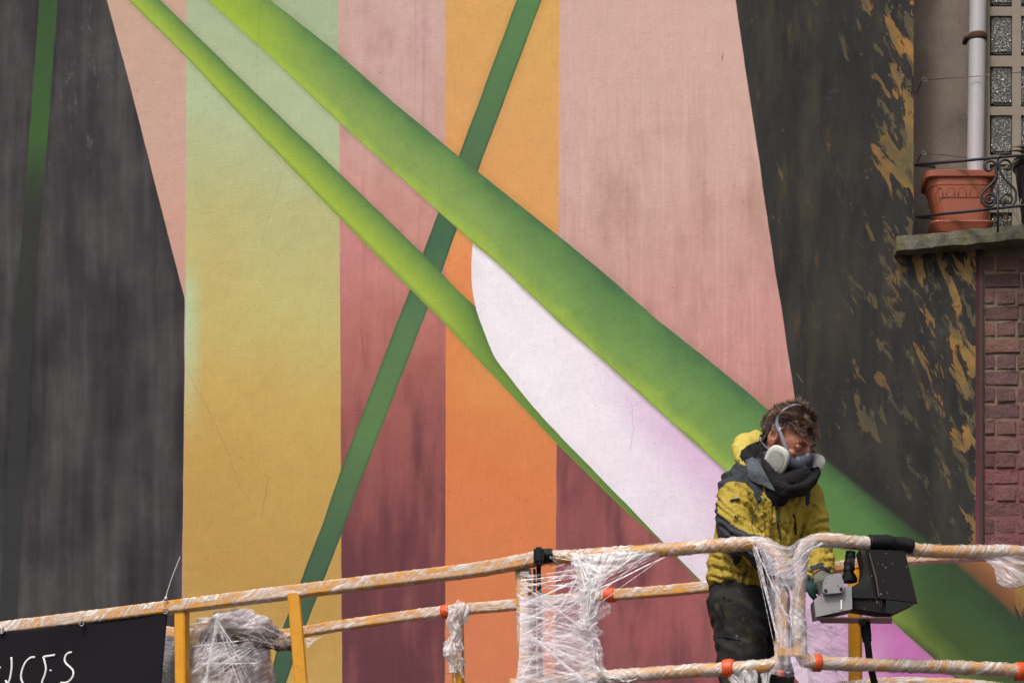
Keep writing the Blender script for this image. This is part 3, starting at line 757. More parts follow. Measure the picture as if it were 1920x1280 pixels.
for dx in (0, 126):
    dd = 14.27-dx*.0016
    s_ = spiral(1855, 314, 14, -.3, -5.6, dd)
    sc = list(reversed(s_))+catmull([P(1868, 312, dd), P(1866, 336, dd), P(1842, 362, dd), P(1840, 378, dd)], 6)[1:]+spiral(1855, 374, 15, math.pi, -2.2*math.pi+.5, dd)[1:]
    def shift(L): return [p+Vector((dx*dd/F, 0, 0)) for p in L]
    mb = MB(); mb.add(*bar(shift(sc), .0052)); mb.build('scroll', M['iron'], railing_o, smooth=True)
    s_ = [Vector(p) for p in spiral(1886, 312, 14, math.pi+.3, math.pi+5.6, dd)]
    sc = list(reversed(s_))+catmull([P(1872, 314, dd), P(1884, 336, dd), P(1903, 356, dd), P(1905, 374, dd)], 6)[1:]+spiral(1889, 374, 15, 0, 3.2*math.pi-.5, dd)[1:]
    mb = MB(); mb.add(*bar(shift(sc), .0052)); mb.build('scroll', M['iron'], railing_o, smooth=True)
    mb = MB(); mb.add(*bar(shift([P(1871, 296, dd), P(1871, 318, dd)]), .006)); mb.add(*bar(shift([P(1871, 350, dd), P(1871, 436, dd)]), .005)); mb.build('baluster', M['iron'], railing_o, smooth=True)

# terracotta trough planter
d0 = 14.40
pot = thing('flower_pot', 'terracotta trough planter with embossed arches standing on the mossy ledge', 'flower pot', P(1800, 432, 14.5))
def ring_rect(cx, z, hx, hy, r, cy, n=5):
    o = []
    for (sx, sy, a0) in ((1, -1, -90), (1, 1, 0), (-1, 1, 90), (-1, -1, 180)):
        for i in range(n):
            a = R(a0+90*i/(n-1)); o.append(Vector((cx+sx*(hx-r)+r*math.cos(a), cy+sy*(hy-r)+r*math.sin(a), z)))
    return o
def loft(rings, cap0=True, cap1=True):
    n = len(rings[0]); V = [p for r_ in rings for p in r_]; Fc = []
    for i in range(len(rings)-1):
        for j in range(n): j2 = (j+1) % n; Fc.append((i*n+j, i*n+j2, (i+1)*n+j2, (i+1)*n+j))
    if cap0: Fc.append(tuple(reversed(range(n))))
    if cap1: Fc.append(tuple((len(rings)-1)*n+j for j in range(n)))
    return V, Fc
kx = d0/F; cx = P(1805, 0, d0).x; cyy = -12+d0+.115
zr = lambda py: P(0, py, d0).z
MT = M['terra']
rings = [ring_rect(cx+5*kx, zr(412), 48*kx, .085, .05, cyy), ring_rect(cx, zr(345), 59*kx, .098, .055, cyy), ring_rect(cx, zr(343), 60.5*kx, .100, .055, cyy), ring_rect(cx-.001, zr(330), 62.5*kx, .102, .056, cyy)]
pm = MB(); pm.add(*loft(rings)); body = pm.build('pot_body', MT, pot, smooth=False)
pm = MB(); pm.add(*loft([ring_rect(cx, zr(331), 64*kx, .104, .03, cyy), ring_rect(cx, zr(329), 68*kx, .112, .033, cyy), ring_rect(cx, zr(319), 69*kx, .114, .035, cyy), ring_rect(cx, zr(317.5), 67*kx, .11, .033, cyy)])); pm.build('pot_rim', MT, pot)
pm = MB(); pm.add(*loft([ring_rect(cx+.004, zr(430), 48*kx, .09, .03, cyy), ring_rect(cx+.004, zr(418), 57*kx, .10, .03, cyy), ring_rect(cx+.004, zr(413), 60*kx, .105, .03, cyy), ring_rect(cx+.004, zr(411), 59*kx, .104, .03, cyy)])); pm.build('saucer', MT, pot)
for i in range(5):
    ax = -44+i*22
    pts = [Vector((cx+(ax+7.5*math.cos(a))*kx, cyy-.0985+.0015*math.sin(a), zr(357-9*math.sin(a)))) for a in [math.pi*j/10 for j in range(11)]]
    pts = [Vector((pts[0].x, pts[0].y+.001, zr(364)))]+pts+[Vector((pts[-1].x, pts[-1].y+.001, zr(364)))]
    mb = MB(); mb.add(*bar(pts, .0015, circ(6))); mb.build('embossed_arch', MT, body, smooth=True)
mb = MB(); mb.add(*bar([Vector((cx-54*kx, cyy-.0955, zr(366))), Vector((cx+54*kx, cyy-.0955, zr(366)))], .0018, circ(6))); mb.build('embossed_line', MT, body)
tag(pot, 'terracotta trough planter with embossed arches standing on the mossy ledge', 'flower pot')

# dark pot with plant
dp = thing('potted_plant', 'dark plant pot with long strap leaves behind the iron scrolls', 'potted plant', P(1950, 420, 14.4))
c = P(1950, 0, 14.40); rg = []
for py, r_ in ((418, .075), (360, .095), (318, .108), (316, .118), (303, .12), (302, .11)):
    rg.append([Vector((c.x+r_*x, c.y+r_*y, zr(py))) for x, y in circ(28)])
mb = MB(); mb.add(*loft(rg)); mb.build('pot_body', M['darkpot'], dp, smooth=False)
for (ex, ey, sx) in ((1862, 292, 1.0), (1880, 281, 1.1), (1902, 276, .9), (1878, 318, .8), (1990, 270, 1), (1940, 262, 1), (1925, 318, .8), (2020, 300, 1)):
    a = Vector((c.x+random.uniform(-.02, .02), c.y, zr(304))); b_ = P(ex, ey, 14.24); mid = (a+b_)/2+Vector((0, 0, .035*sx))
    pts = catmull([a, mid, b_], 8); rr = [(.013*math.sin(math.pi*(.12+.86*i/(len(pts)-1)))+.0006, .0012) for i in range(len(pts))]
    v, f, u = sweep(pts, rr, circ(8)); mb = MB(); mb.add(v, f, u); mb.build('leaf', M['leaf'] if random.random() < .75 else M['dryleaf'], dp, smooth=True)
# dry trailing stems under it
for k in range(7):
    a = P(1880+k*7, 372+random.uniform(-6, 4), 14.3); pts = catmull([a, a+Vector((random.uniform(-.02, .02), -.01, -.05)), a+Vector((random.uniform(-.03, .03), 0, -.11))], 6)
    mb = MB(); mb.add(*bar(pts, .0016, circ(5))); mb.build('stem', M['dryleaf'], dp)

# ================================================================== LIFT BASKET
HZ = 3.2
def D(py): return F*HZ/(YH-py)            # distance of a point at hand-rail height seen on row py
basket = thing('lift_basket', 'yellow aerial lift basket with wrapped guard rails holding the worker', 'lift basket', (0.3, 0.6, ZC+HZ-1.1))
def wrapfn(seed, amp=.18, pitch=42):
    def fn(u, v):
        a = noise.noise(Vector((u*9+seed, 2*math.sin(2*math.pi*v+u*pitch), 2*math.cos(2*math.pi*v+u*pitch))))
        b = noise.noise(Vector((u*40+seed, 3*math.sin(2*math.pi*v), 3*math.cos(2*math.pi*v))))
        return 1+amp*max(-.5, a)+amp*.35*b
    return fn
def helix_uv(uv, pitch=5.0):
    # streak direction follows the wrap: across = v - u*pitch
    wz_ = lambda x: noise.noise(Vector((x*2.1, pitch, 3)))*1.3+noise.noise(Vector((x*7, pitch, 5)))*.35
    return [[(p[0]*.25+p[1]*.02, (p[1]-p[0]*pitch+wz_(p[0]))) for p in q] for q in uv]
def rail_obj(name, pts, r, prof='round', wrap='wrap', wr=1.13, seed=None, parent=None, smooth_path=True, pitch=4.2, amp=.18, spans=None):
    seed = seed if seed is not None else random.uniform(0, 99)
    path = catmull(pts, 10) if smooth_path else [Vector(p) for p in pts]
    v, f, u = sweep(resample(path, .02), r, circ(18) if prof == 'round' else sqr(.22))
    mb = MB(); mb.add(v, f, u); o = mb.build(name, M['yellow'], parent or basket, smooth=(prof == 'round'))
    if wrap:
        full = resample(path, .0055); n = len(full)
        for (a, b) in (spans or [(0, 1)]):
            seg = full[int(a*n):max(int(a*n)+3, int(b*n))]
            v, f, u = sweep(seg, r*(wr if prof == 'round' else 1+(wr-1)*.6), circ(28) if prof == 'round' else rsq(28), fn=wrapfn(seed, amp if prof == 'round' else amp*.6), cap=False)
            mb = MB(); mb.add(v, f, helix_uv(u, pitch)); mb.build('film_wrap', M[wrap], o, smooth=True)
    return o
def tape_band(parent, a, b, r):
    v, f, u = sweep(resample([a, b], .006), r, circ(20), fn=wrapfn(3, .08)); mb = MB(); mb.add(v, f, u); return mb.build('tape_band', M['tape'], parent, smooth=True)
d0 = D(1010)
# front left guard rail, in two lengths
topL = rail_obj('top_rail', [P(-420, 1229, D(1229)), P(0, 1178, D(1178)), P(330, 1137, D(1137)), P(560, 1108, D(1108)), P(760, 1084, D(1084)), P(905, 1066, D(1066)), P(1012, 1046, D(1050))], .0235, 'square', seed=4, amp=.16)
topM = rail_obj('top_rail', [P(1012, 1046, D(1050)), P(1080, 1043, 12.26), P(1240, 1031, 12.15), P(1400, 1019, 12.02), P(1432, 1022, 12.0), P(1455, 1042, 11.99), P(1466, 1075, 11.98), P(1466, 1140, 11.98), P(1466, 1200, 11.98), P(1462, 1236, 11.98), P(1440, 1248, 11.99), P(1400, 1251, 12.01), P(1240, 1261, 12.13), P(1120, 1270, 12.22), P(960, 1284, 12.36)], .0225, seed=11, amp=.2, pitch=5)
topR = rail_obj('top_rail', [P(1920+260, 1046, 12.5), P(1920, 1035, 12.28), P(1760, 1034, 12.14), P(1650, 1022, 12.06), P(1570, 1014, 12.0), P(1530, 1014, 11.98), P(1508, 1028, 11.97), P(1499, 1062, 11.96), P(1498, 1140, 11.96), P(1500, 1205, 11.96), P(1505, 1232, 11.97), P(1530, 1241, 11.98), P(1640, 1246, 12.04), P(1790, 1251, 12.14), P(1920, 1258, 12.25), P(2180, 1280, 12.5)], .0225, seed=23, wrap='wrap_milky', amp=.2, pitch=6)
# posts of the left side
rail_obj('post', [P(341, 1140, D(1137)), P(342, 1290, D(1137)), P(343, 1700, D(1137))], .0235, 'square', wrap=None, smooth_path=False)
rail_obj('post', [P(551, 1114, D(1108)), P(565, 1284, D(1108)), P(600, 1690, D(1108))], .0245, 'square', wrap=None, smooth_path=False)
p985 = rail_obj('post', [P(981, 1066, D(1060)), P(988, 1290, D(1060)), P(992, 1660, D(1060))], .0235, 'square', wrap='wrap_thin', smooth_path=False, seed=31, wr=1.25)
p1102 = rail_obj('post', [P(1098, 1060, 12.26), P(1102, 1290, 12.26), P(1104, 1640, 12.26)], .0235, 'square', wrap='wrap_thin', smooth_path=False, seed=37, wr=1.25)
# lower rail on the far left front (hidden mostly by the bundle)
# rear guard rail
def DR(px): return 12.0+.72+max(0, (1480-px))*.00087
rear = rail_obj('rear_rail', [P(300, 1184, DR(560)), P(400, 1189, DR(560)), P(520, 1190, DR(520)), P(640, 1172, DR(640)), P(830, 1146, DR(830)), P(970, 1133, DR(970)), P(1115, 1118, DR(1115)), P(1330, 1099, DR(1330)), P(1590, 1060, 12.74), P(1720, 1047, 12.76), P(1920, 1038, 12.9), P(2150, 1040, 13.1)], .0195, 'square', seed=51, amp=.22, pitch=4)
rp = rail_obj('rear_post', [P(858, 1148, DR(858)), P(860, 1290, DR(858)), P(862, 1560, DR(858))], .020, 'square', wrap=None, smooth_path=False)
rail_obj('rear_post', [P(1603, 1070, 12.74), P(1604, 1290, 12.74), P(1606, 1600, 12.74)], .0225, 'square', wrap=None, smooth_path=False)
rail_obj('rear_rail', [P(1560, 1290, 12.7), P(1660, 1280, 12.7), P(1790, 1281, 12.72), P(1880, 1290, 12.75)], .0195, seed=61, wrap='wrap_milky')
rail_obj('post', [P(2180, 1046, 12.5), P(2180, 1640, 12.5)], .0235, 'square', wrap=None, smooth_path=False)
rail_obj('post', [P(-420, 1229, D(1229)), P(-420, 1700, D(1229))], .0235, 'square', wrap=None, smooth_path=False)
# bridging plates between the two corner posts
mb = MB(); mb.add(*box_vf(P(1481, 1086, 11.945), .088, .012, .05, bev=.003)); mb.build('hinge_plate', M['steel'], basket)
mb = MB(); mb.add(*box_vf(P(1481, 1222, 11.945), .088, .012, .03, bev=.003)); mb.build('hinge_plate', M['yellow'], basket)
# floor and boom under the frame
zf = ZC+HZ-1.12
mb = MB(); fl = [P(-420, 0, D(1229)), P(1480, 0, 11.98), P(2180, 0, 12.5), P(2150, 0, 13.15), P(1480, 0, 12.72), P(-420, 0, 14.2)]
mb.add(*prism_vf([Vector((p.x, p.y, zf)) for p in fl], Vector((0, 0, .04)))); mb.build('floor_deck', M['steel'], basket)
mb = MB(); v, f, u = sweep([Vector((.5, .5, zf)), Vector((.5, .2, 2.4)), Vector((2.6, -1.2, .9)), Vector((3.4, -1.6, .02))], .11, sqr(.2)); mb.add(v, f, u); mb.build('boom', M['yellow'], basket)
# tape bands
tape_band(rear, P(830, 1147, DR(830)-.004), P(843, 1145, DR(843)-.004), .028)
tape_band(rear, P(1135, 1116, DR(1135)-.004), P(1153, 1114.5, DR(1153)-.004), .028)
tape_band(topM, P(1357, 1254, 12.04), P(1376, 1252, 12.03), .0345)
tape_band(topM, P(1457, 1262, 11.97), P(1470, 1262, 11.97), .012)
tape_band(topR, P(1526, 1242, 11.975), P(1538, 1242.5, 11.98), .031)
tape_band(topR, P(1905, 1258, 12.235), P(1925, 1259, 12.245), .034)
# clamp with black tape on the top rail
mb = MB(); mb.add(*box_vf(P(1010, 1043, 12.22), .038, .066, .058, bev=.008)); v, f, u = sweep(resample([P(1016, 1042, 12.24), P(1036, 1041, 12.24)], .004), .0265, circ(18), fn=wrapfn(8, .1)); mb.add(v, f, u)
cl = mb.build('rail_clamp', M['black_plastic'], topL)
mb = MB(); mb.add(*box_vf(P(1012, 1043, 12.185), .006, .006, .062, bev=.002)); mb.add(*box_vf(P(1003, 1043, 12.185), .004, .006, .06, bev=.001)); mb.build('cable_tie', M['black_rubber'], cl)
# dark rod behind the film
rod = MB(); v, f, u = sweep(resample([P(1010, 1060, 12.34), P(1011, 1100, 12.35), P(1014, 1290, 12.36)], .01), .0085, circ(10), fn=wrapfn(5, .25)); rod.add(v, f, u)
v, f, u = sweep(resample([P(1002, 1066, 12.35), P(1003, 1290, 12.36)], .01), .005, circ(8), fn=wrapfn(6, .4)); rod.add(v, f, u)
rod.build('dark_rod', M['black_rubber'], basket)
# dark grip sleeve on the right top rail
v, f, u = sweep(resample([P(1630, 1017, 12.03), P(1664, 1018, 12.05), P(1708, 1024, 12.09)], .004), .0285, circ(20), fn=wrapfn(71, .12)); mb = MB(); mb.add(v, f, u)
mb.build('rail_sleeve', speck('scuffed_black_sleeve', (28, 27, 26), .4, (170, 164, 140), scale=24, dirt=(120, 112, 84)), topR, smooth=True)

# ---- control console (part) and its pieces
con = MB()
gp = [P(1526, 1124, 11.92), P(1546, 1108, 11.92), P(1597, 1097, 11.92), P(1598, 1141, 11.92), P(1530, 1156, 11.92)]
con.add(*prism_vf(gp, Vector((.004, .19, .028))))
console = con.build('control_console', M['grey_box'], basket)
# half round cover plate
cv = [P(1543, 1109, 11.90), P(1543, 1092, 11.90)]+[P(1563+19*math.cos(a), 1092-17*math.sin(a), 11.90) for a in [math.pi-math.pi*i/12 for i in range(13)]][1:-1]+[P(1582, 1092, 11.90), P(1582, 1106, 11.90), P(1579, 1110, 11.90), P(1548, 1113, 11.90)]
mb = MB(); mb.add(*prism_vf(cv, Vector((0, .12, 0)))); plate = mb.build('cover_plate', M['grey_box'], console)
for bx, by in ((1548, 1106), (1577, 1103)):
    mb = MB(); v, f = sphere_vf(P(bx, by, 11.897), .006, nu=10, nv=6); mb.add(v, f); mb.build('bolt', M['rust'], plate, smooth=True)
mb = MB(); mb.add(*box_vf(P(1577.5, 1133, 11.916), .006, .003, .034)); mb.build('sticker', M['white_paint'], console)
# underside tray
un = [P(1530, 1157, 11.925), P(1599, 1142.5, 11.925), P(1672, 1153, 11.99), P(1600, 1165, 12.2)]
zu = P(1530, 1157, 11.925).z
tray = [Vector((P(1531, 0, 11.925).x, -.075, zu-.003)), Vector((P(1672, 0, 11.95).x, -.05, zu+.004)), Vector((P(1672, 0, 12.12).x, .11, zu+.022)), Vector((P(1540, 0, 12.12).x, .11, zu+.024))]
mb = MB(); mb.add(*prism_vf(tray, Vector((0, 0, .004)))); mb.build('underside_tray', M['box_base'], console)
# black shroud: body and proud front panel
sil = [P(1613, 1029, 11.97), P(1690, 1032, 11.97), P(1708, 1085, 11.97), P(1716, 1129, 11.97), P(1671, 1151, 11.97), P(1599, 1140, 11.97), P(1599, 1098, 11.97), P(1611, 1091, 11.97), P(1618, 1080, 11.97), P(1620, 1064, 11.97)]
mb = MB(); mb.add(*prism_vf(sil, Vector((.0, .15, .02)))); shroud = mb.build('black_shroud', M['hood_black'], console)
fp = [P(1628, 1030, 11.95), P(1697, 1033, 11.95), P(1720, 1129, 11.95), P(1647, 1121, 11.95)]
mb = MB(); mb.add(*prism_vf(fp, Vector((0, .022, 0)))); mb.build('shroud_panel', M['hood_black'], console)
mb = MB(); mb.add(*prism_vf([P(1613, 1029, 11.962), P(1622, 1030, 11.962), P(1640, 1121, 11.962), P(1599, 1120, 11.962), P(1599, 1098, 11.962), P(1611, 1091, 11.962), P(1618, 1080, 11.962), P(1620, 1064, 11.962)], Vector((0, .006, 0)))); mb.build('shroud_cheek', M['black_plastic'], console)
mb = MB(); mb.add(*bar([P(1630, 1036, 11.948), P(1643, 1085, 11.948), P(1648, 1118, 11.948)], .0024, circ(6))); mb.build('shroud_rib', M['box_base'], console)
mb = MB(); mb.add(*prism_vf([P(1661, 1124, 11.94), P(1716, 1130, 11.94), P(1672, 1150, 11.94), P(1661, 1148, 11.94)], Vector((0, .02, 0)))); mb.build('shroud_lip', M['black_rubber'], console)
ringp = [P(1651+2.4*math.cos(a), 1131+6*math.sin(a), 11.95) for a in [2*math.pi*i/14 for i in range(15)]]
mb = MB(); mb.add(*bar(ringp, .0016, circ(5))); mb.build('wire_loop', M['rust'], console)
# joystick grip
mb = MB(); v, f, u = sweep(resample(catmull([P(1592, 1084, 12.03), P(1591, 1065, 12.03), P(1594, 1045, 12.03), P(1595, 1034, 12.03)], 8), .004), .0185, circ(16), fn=lambda u, v: 1+.06*math.sin(u*260)); mb.add(v, f, u)
mb.add(*box_vf(P(1599, 1058, 12.0), .012, .03, .05, bev=.004)); mb.build('joystick', M['black_rubber'], console, smooth=True)
mb = MB()
for k, (rr_, py) in enumerate(((.030, 1086), (.026, 1082), (.022, 1078), (.030, 1090))):
    cc = P(1592, py, 12.03); v, f, u = sweep([cc, cc+Vector((0, 0, .006))], rr_, circ(18)); mb.add(v, f, u)
mb.build('rubber_boot', M['black_rubber'], console, smooth=False)
# cable gland and cable
mb = MB(); cc = P(1620, 1158, 12.03); 
for r_, a, b_ in ((.024, 0, -.018), (.019, -.018, -.03)):
    v, f, u = sweep([cc+Vector((0, 0, a)), cc+Vector((0, 0, b_))], r_, circ(8 if r_ > .02 else 16)); mb.add(v, f, u)
mb.build('cable_gland', M['steel'], console)
mb = MB(); pts = catmull([P(1622, 1164, 12.03), P(1624, 1186, 12.03), P(1628, 1215, 12.03), P(1632, 1245, 12.06), P(1640, 1280, 12.08), P(1660, 1340, 12.1), P(1700, 1500, 12.2)], 8)
pts = resample(pts, .006); rr = [.0185 if i < 10 else (.0165 if i < 13 else .0125) for i in range(len(pts))]
v, f, u = sweep(pts, rr, circ(16)); mb.add(v, f, u); mb.build('cable', M['black_rubber'], console, smooth=True)

# ================================================================== FILM SHEETS (things hanging on the basket)
def sheet(name, grid, nu, nv, mat, amp=.006, ridge=30, seed=0, uvs=(1, 1), jag=None, rot=0.0):
    """bilinear/curved sheet through a grid of points (rows x cols)"""
    rows = [catmull(r_, 8) for r_ in grid]; m_ = len(rows[0])
    cols = [catmull([r_[j] for r_ in rows], 8) for j in range(m_)]
    V = []; A = nu+1; B = nv+1
    def samp(a, b):
        x = a*(m_-1); i = min(int(x), m_-2); t = x-i
        L = len(cols[0])-1; y = b*L; k = min(int(y), L-1); s_ = y-k
        p = cols[i][k].lerp(cols[i][k+1], s_); q = cols[i+1][k].lerp(cols[i+1][k+1], s_); return p.lerp(q, t)
    for j in range(B):
        for i in range(A):
            a, b = i/nu, j/nv; p = samp(a, b)
            k = (b+a*rot)*ridge
            h = noise.noise(Vector((a*2.5+seed, k, seed)))+.5*noise.noise(Vector((a*5+seed, k*2.3, seed+4)))
            edge = min(1, 8*min(a, 1-a)+.2)
            V.append(p+Vector((h*amp*.3, -h*amp*edge, h*amp*.6)))
    Fc = []; UV = []
    def hole(a, b):
        if not jag: return False
        return jag(a, b)
    for j in range(nv):
        for i in range(nu):
            if hole((i+.5)/nu, (j+.5)/nv): continue
            Fc.append((j*A+i, j*A+i+1, (j+1)*A+i+1, (j+1)*A+i))
            UV.append([((a)*uvs[0], (b+a*rot)*uvs[1]) for a, b in ((i/nu, j/nv), ((i+1)/nu, j/nv), ((i+1)/nu, (j+1)/nv), (i/nu, (j+1)/nv))])
    return V, Fc, UV
def strands(mb, n, fa, fb, r=.0011, sag=.0, seg=5):
    for _ in range(max(1, int(n*.5)) if n > 3 else n):
        a, b = fa(), fb(); pts = []
        for i in range(seg+1):
            t = i/seg; pts.append(a.lerp(b, t)+Vector((0, random.uniform(-.002, .002), -sag*4*t*(1-t)+random.uniform(-.0015, .0015))))
        rr = r*random.choice((.4, .5, .6, .8, .9, 1.8)); v, f, u = sweep(pts, [(rr*.4, rr*1.3)]*len(pts), circ(4), up=Vector((.3, 0, 1))); mb.add(v, f, u)
def U_(a, b): return random.uniform(a, b)

# A: film between the two middle posts
fa = thing('plastic_film', 'wide panel of clear film stretched between two yellow posts under the black clamp', 'plastic film', P(1045, 1280, 12.25))
G = [[P(975, 1072, 12.27), P(1030, 1064, 12.22), P(1090, 1050, 12.2), P(1128, 1056, 12.2)],
     [P(974, 1120, 12.27), P(1030, 1118, 12.24), P(1090, 1112, 12.2), P(1116, 1110, 12.2)],
     [P(975, 1180, 12.26), P(1030, 1178, 12.25), P(1085, 1178, 12.22), P(1112, 1176, 12.2)],
     [P(972, 1240, 12.26), P(1030, 1242, 12.25), P(1085, 1244, 12.22), P(1116, 1244, 12.2)],
     [P(964, 1300, 12.26), P(1030, 1302, 12.25), P(1085, 1302, 12.22), P(1122, 1302, 12.2)]]
def jagA(a, b): return b < .24 and a < .55 and noise.noise(Vector((a*6, b*26, 2))) > -.05
v, f, u = sheet('s', G, 60, 110, None, .007, 30, 1, (.3, .45), jagA, rot=-.12); mb = MB(); mb.add(v, f, u); mb.build('film_panel', M['sheet'], fa, smooth=True)
G2 = [[p+Vector((.0, -.012, 0)) for p in r_] for r_ in G[1:]]
v, f, u = sheet('s', G2, 50, 90, None, .006, 22, 8, (.3, .4), None, rot=.25); mb = MB(); mb.add(v, f, u); mb.build('film_panel', M['sheet_thin'], fa, smooth=True)
mb = MB()
strands(mb, 46, lambda: P(976, U_(1075, 1290), 12.235), lambda: P(U_(1094, 1118), U_(1052, 1280), 12.19), .0010)
strands(mb, 18, lambda: P(U_(976, 990), U_(1078, 1150), 12.235), lambda: P(U_(1090, 1130), U_(1048, 1100), 12.19), .0013)
for k in range(5):
    t = k*4; strands(mb, 1, lambda: P(988+t, 1182+t*1.2, 12.20), lambda: P(1088+t*.7, 1275, 12.18), .0024)
sb = mb.build('film_strand', M['strand'], fa); sb['kind'] = 'stuff'

# B: film drawn from the top rail down into a bunch on the right-hand post
fb = thing('plastic_film', 'milky film fanned from the top rail and bunched on a post right of the clamp', 'plastic film', P(1130, 1280, 12.2))
G = [[P(1068, 1036, 12.2), P(1130, 1034, 12.2), P(1190, 1032, 12.17), P(1262, 1022, 12.12)],
     [P(1078, 1062, 12.19), P(1118, 1064, 12.17), P(1158, 1062, 12.16), P(1200, 1050, 12.15)],
     [P(1084, 1100, 12.19), P(1104, 1100, 12.16), P(1124, 1096, 12.16), P(1142, 1080, 12.16)],
     [P(1088, 1150, 12.19), P(1100, 1150, 12.165), P(1112, 1146, 12.165), P(1124, 1130, 12.17)],
     [P(1086, 1180, 12.20), P(1098, 1180, 12.17), P(1110, 1178, 12.17), P(1120, 1172, 12.18)]]
v, f, u = sheet('s', G, 50, 90, None, .012, 10, 5, (.25, .25), None, rot=.0)
# streaks run down the sheet here
u = [[(q[1]*1.0, q[0]*1.0) for q in w_] for w_ in u]
mb = MB(); mb.add(v, f, u); mb.build('film_fan', M['bunched'], fb, smooth=True)
mb = MB()
strands(mb, 40, lambda: P(U_(1120, 1280), 1030-U_(0, 4), 12.14), lambda: P(U_(1096, 1122), U_(1080, 1140), 12.14), .0010)
strands(mb, 26, lambda: P(U_(1020, 1090), 1042+U_(-4, 8), 12.18), lambda: P(U_(1098, 1140), U_(1060, 1110), 12.14), .0011)
sb = mb.build('film_strand', M['strand'], fb); sb['kind'] = 'stuff'
# torn tail to the right of the post
def jagT(a, b): return a > .78+.22*math.sin(b*9)+.14*noise.noise(Vector((b*22, 3, 7)))-.25*b
G = [[P(1108, 1128, 12.2), P(1125, 1126, 12.21), P(1148, 1122, 12.23)], [P(1108, 1165, 12.2), P(1122, 1168, 12.2), P(1146, 1172, 12.22)], [P(1106, 1190, 12.2), P(1118, 1192, 12.19), P(1140, 1196, 12.2)]]
v, f, u = sheet('s', G, 30, 40, None, .010, 7, 15, (.2, .15), jagT); u = [[(q[1], q[0]) for q in w_] for w_ in u]; mb = MB(); mb.add(v, f, u); mb.build('torn_tail', M['sheet'], fb, smooth=True)
G = [[P(1104, 1176, 12.19), P(1114, 1180, 12.18)], [P(1112, 1205, 12.18), P(1130, 1215, 12.18)], [P(1112, 1235, 12.18), P(1134, 1245, 12.18)], [P(1118, 1262, 12.18), P(1160, 1275, 12.15)], [P(1150, 1280, 12.17), P(1200, 1270, 12.12)]]
v, f, u = sheet('s', G, 14, 60, None, .014, 8, 25, (.15, .2), lambda a, b: False); u = [[(q[1]*3, q[0]) for q in w_] for w_ in u]; mb = MB(); mb.add(v, f, u); mb.build('torn_tail', M['bunched'], fb, smooth=True)

# C: film over the corner posts
fc = thing('plastic_film', 'clear plastic film draped over the corner posts in front of the worker', 'plastic film', P(1480, 1260, 11.93))
G = [[P(1408, 1006, 11.98), P(1440, 1008, 11.94), P(1476, 1026, 11.93), P(1500, 1010, 11.93), P(1540, 1002, 11.97)],
     [P(1424, 1034, 11.96), P(1448, 1040, 11.93), P(1478, 1050, 11.92), P(1500, 1044, 11.92), P(1520, 1034, 11.95)],
     [P(1436, 1076, 11.95), P(1456, 1082, 11.92), P(1480, 1086, 11.91), P(1500, 1084, 11.91), P(1514, 1080, 11.94)],
     [P(1442, 1130, 11.95), P(1458, 1132, 11.93), P(1480, 1134, 11.92), P(1500, 1134, 11.92), P(1512, 1134, 11.94)],
     [P(1452, 1180, 11.95), P(1464, 1182, 11.93), P(1482, 1184, 11.92), P(1500, 1184, 11.92), P(1513, 1184, 11.94)],
     [P(1456, 1236, 11.95), P(1464, 1240, 11.92), P(1482, 1244, 11.91), P(1500, 1242, 11.92), P(1518, 1236, 11.94)],
     [P(1440, 1262, 11.95), P(1464, 1268, 11.93), P(1482, 1268, 11.92), P(1500, 1264, 11.92), P(1520, 1256, 11.95)]]
v, f, u = sheet('s', G, 60, 130, None, .010, 12, 41, (.3, .5)); 
mb = MB(); mb.add(v, f, [[(q[1]*1.0+q[0]*.3, q[0]*.9) for q in w_] for w_ in u]); mb.build('film_panel', M['sheet_thin'], fc, smooth=True)
G2 = [[p+Vector((0, -.012, 0)) for p in r_] for r_ in G[:3]]
v, f, u = sheet('s', G2, 60, 60, None, .007, 12, 47, (.4, .35), rot=.7); mb = MB(); mb.add(v, f, [[(q[0], q[1]*1.5) for q in w_] for w_ in u]); mb.build('film_panel', M['sheet_thin'], fc, smooth=True)
mb = MB()
strands(mb, 22, lambda: P(U_(1408, 1432), U_(1012, 1030), 11.93), lambda: P(U_(1448, 1500), U_(1090, 1180), 11.92), .0011)
strands(mb, 12, lambda: P(U_(1410, 1424), U_(1020, 1030), 11.94), lambda: P(U_(1452, 1462), U_(1180, 1230), 11.93), .0016)
strands(mb, 20, lambda: P(U_(1462, 1514), U_(1060, 1240), 11.90), lambda: P(U_(1462, 1514), U_(1060, 1240), 11.90), .0008)
strands(mb, 16, lambda: P(U_(1530, 1550), U_(1004, 1020), 11.93), lambda: P(U_(1470, 1500), U_(1040, 1090), 11.92), .0011)
sb = mb.build('film_strand', M['strand'], fc); sb['kind'] = 'stuff'
# film rags hanging below the corner
for pa, pb, rg_ in (((1384, 1262, 12.0), (1398, 1306, 12.0), .030), ((1402, 1262, 12.0), (1412, 1300, 12.0), .024), ((1436, 1262, 11.98), (1430, 1306, 11.98), .014)):
    pts = resample([P(*pa), (P(*pa)+P(*pb))/2+Vector((.006, 0, 0)), P(*pb)], .004)
    v, f, u = sweep(pts, [rg_*(1.2-.7*i/(len(pts)-1)) for i in range(len(pts))], circ(30), fn=wrapfn(pa[0], .8, 8), cap=False)
    mb = MB(); mb.add(v, f, [[(q[0], q[1]*.5) for q in w_] for w_ in u]); mb.build('hanging_rag', M['bunched'], fc, smooth=True)
mb = MB(); strands(mb, 30, lambda: P(U_(1372, 1412), 1264, 11.97), lambda: P(U_(1384, 1420), 1300, 11.97), .0012); sb = mb.build('film_strand', M['strand'], fc); sb['kind'] = 'stuff'

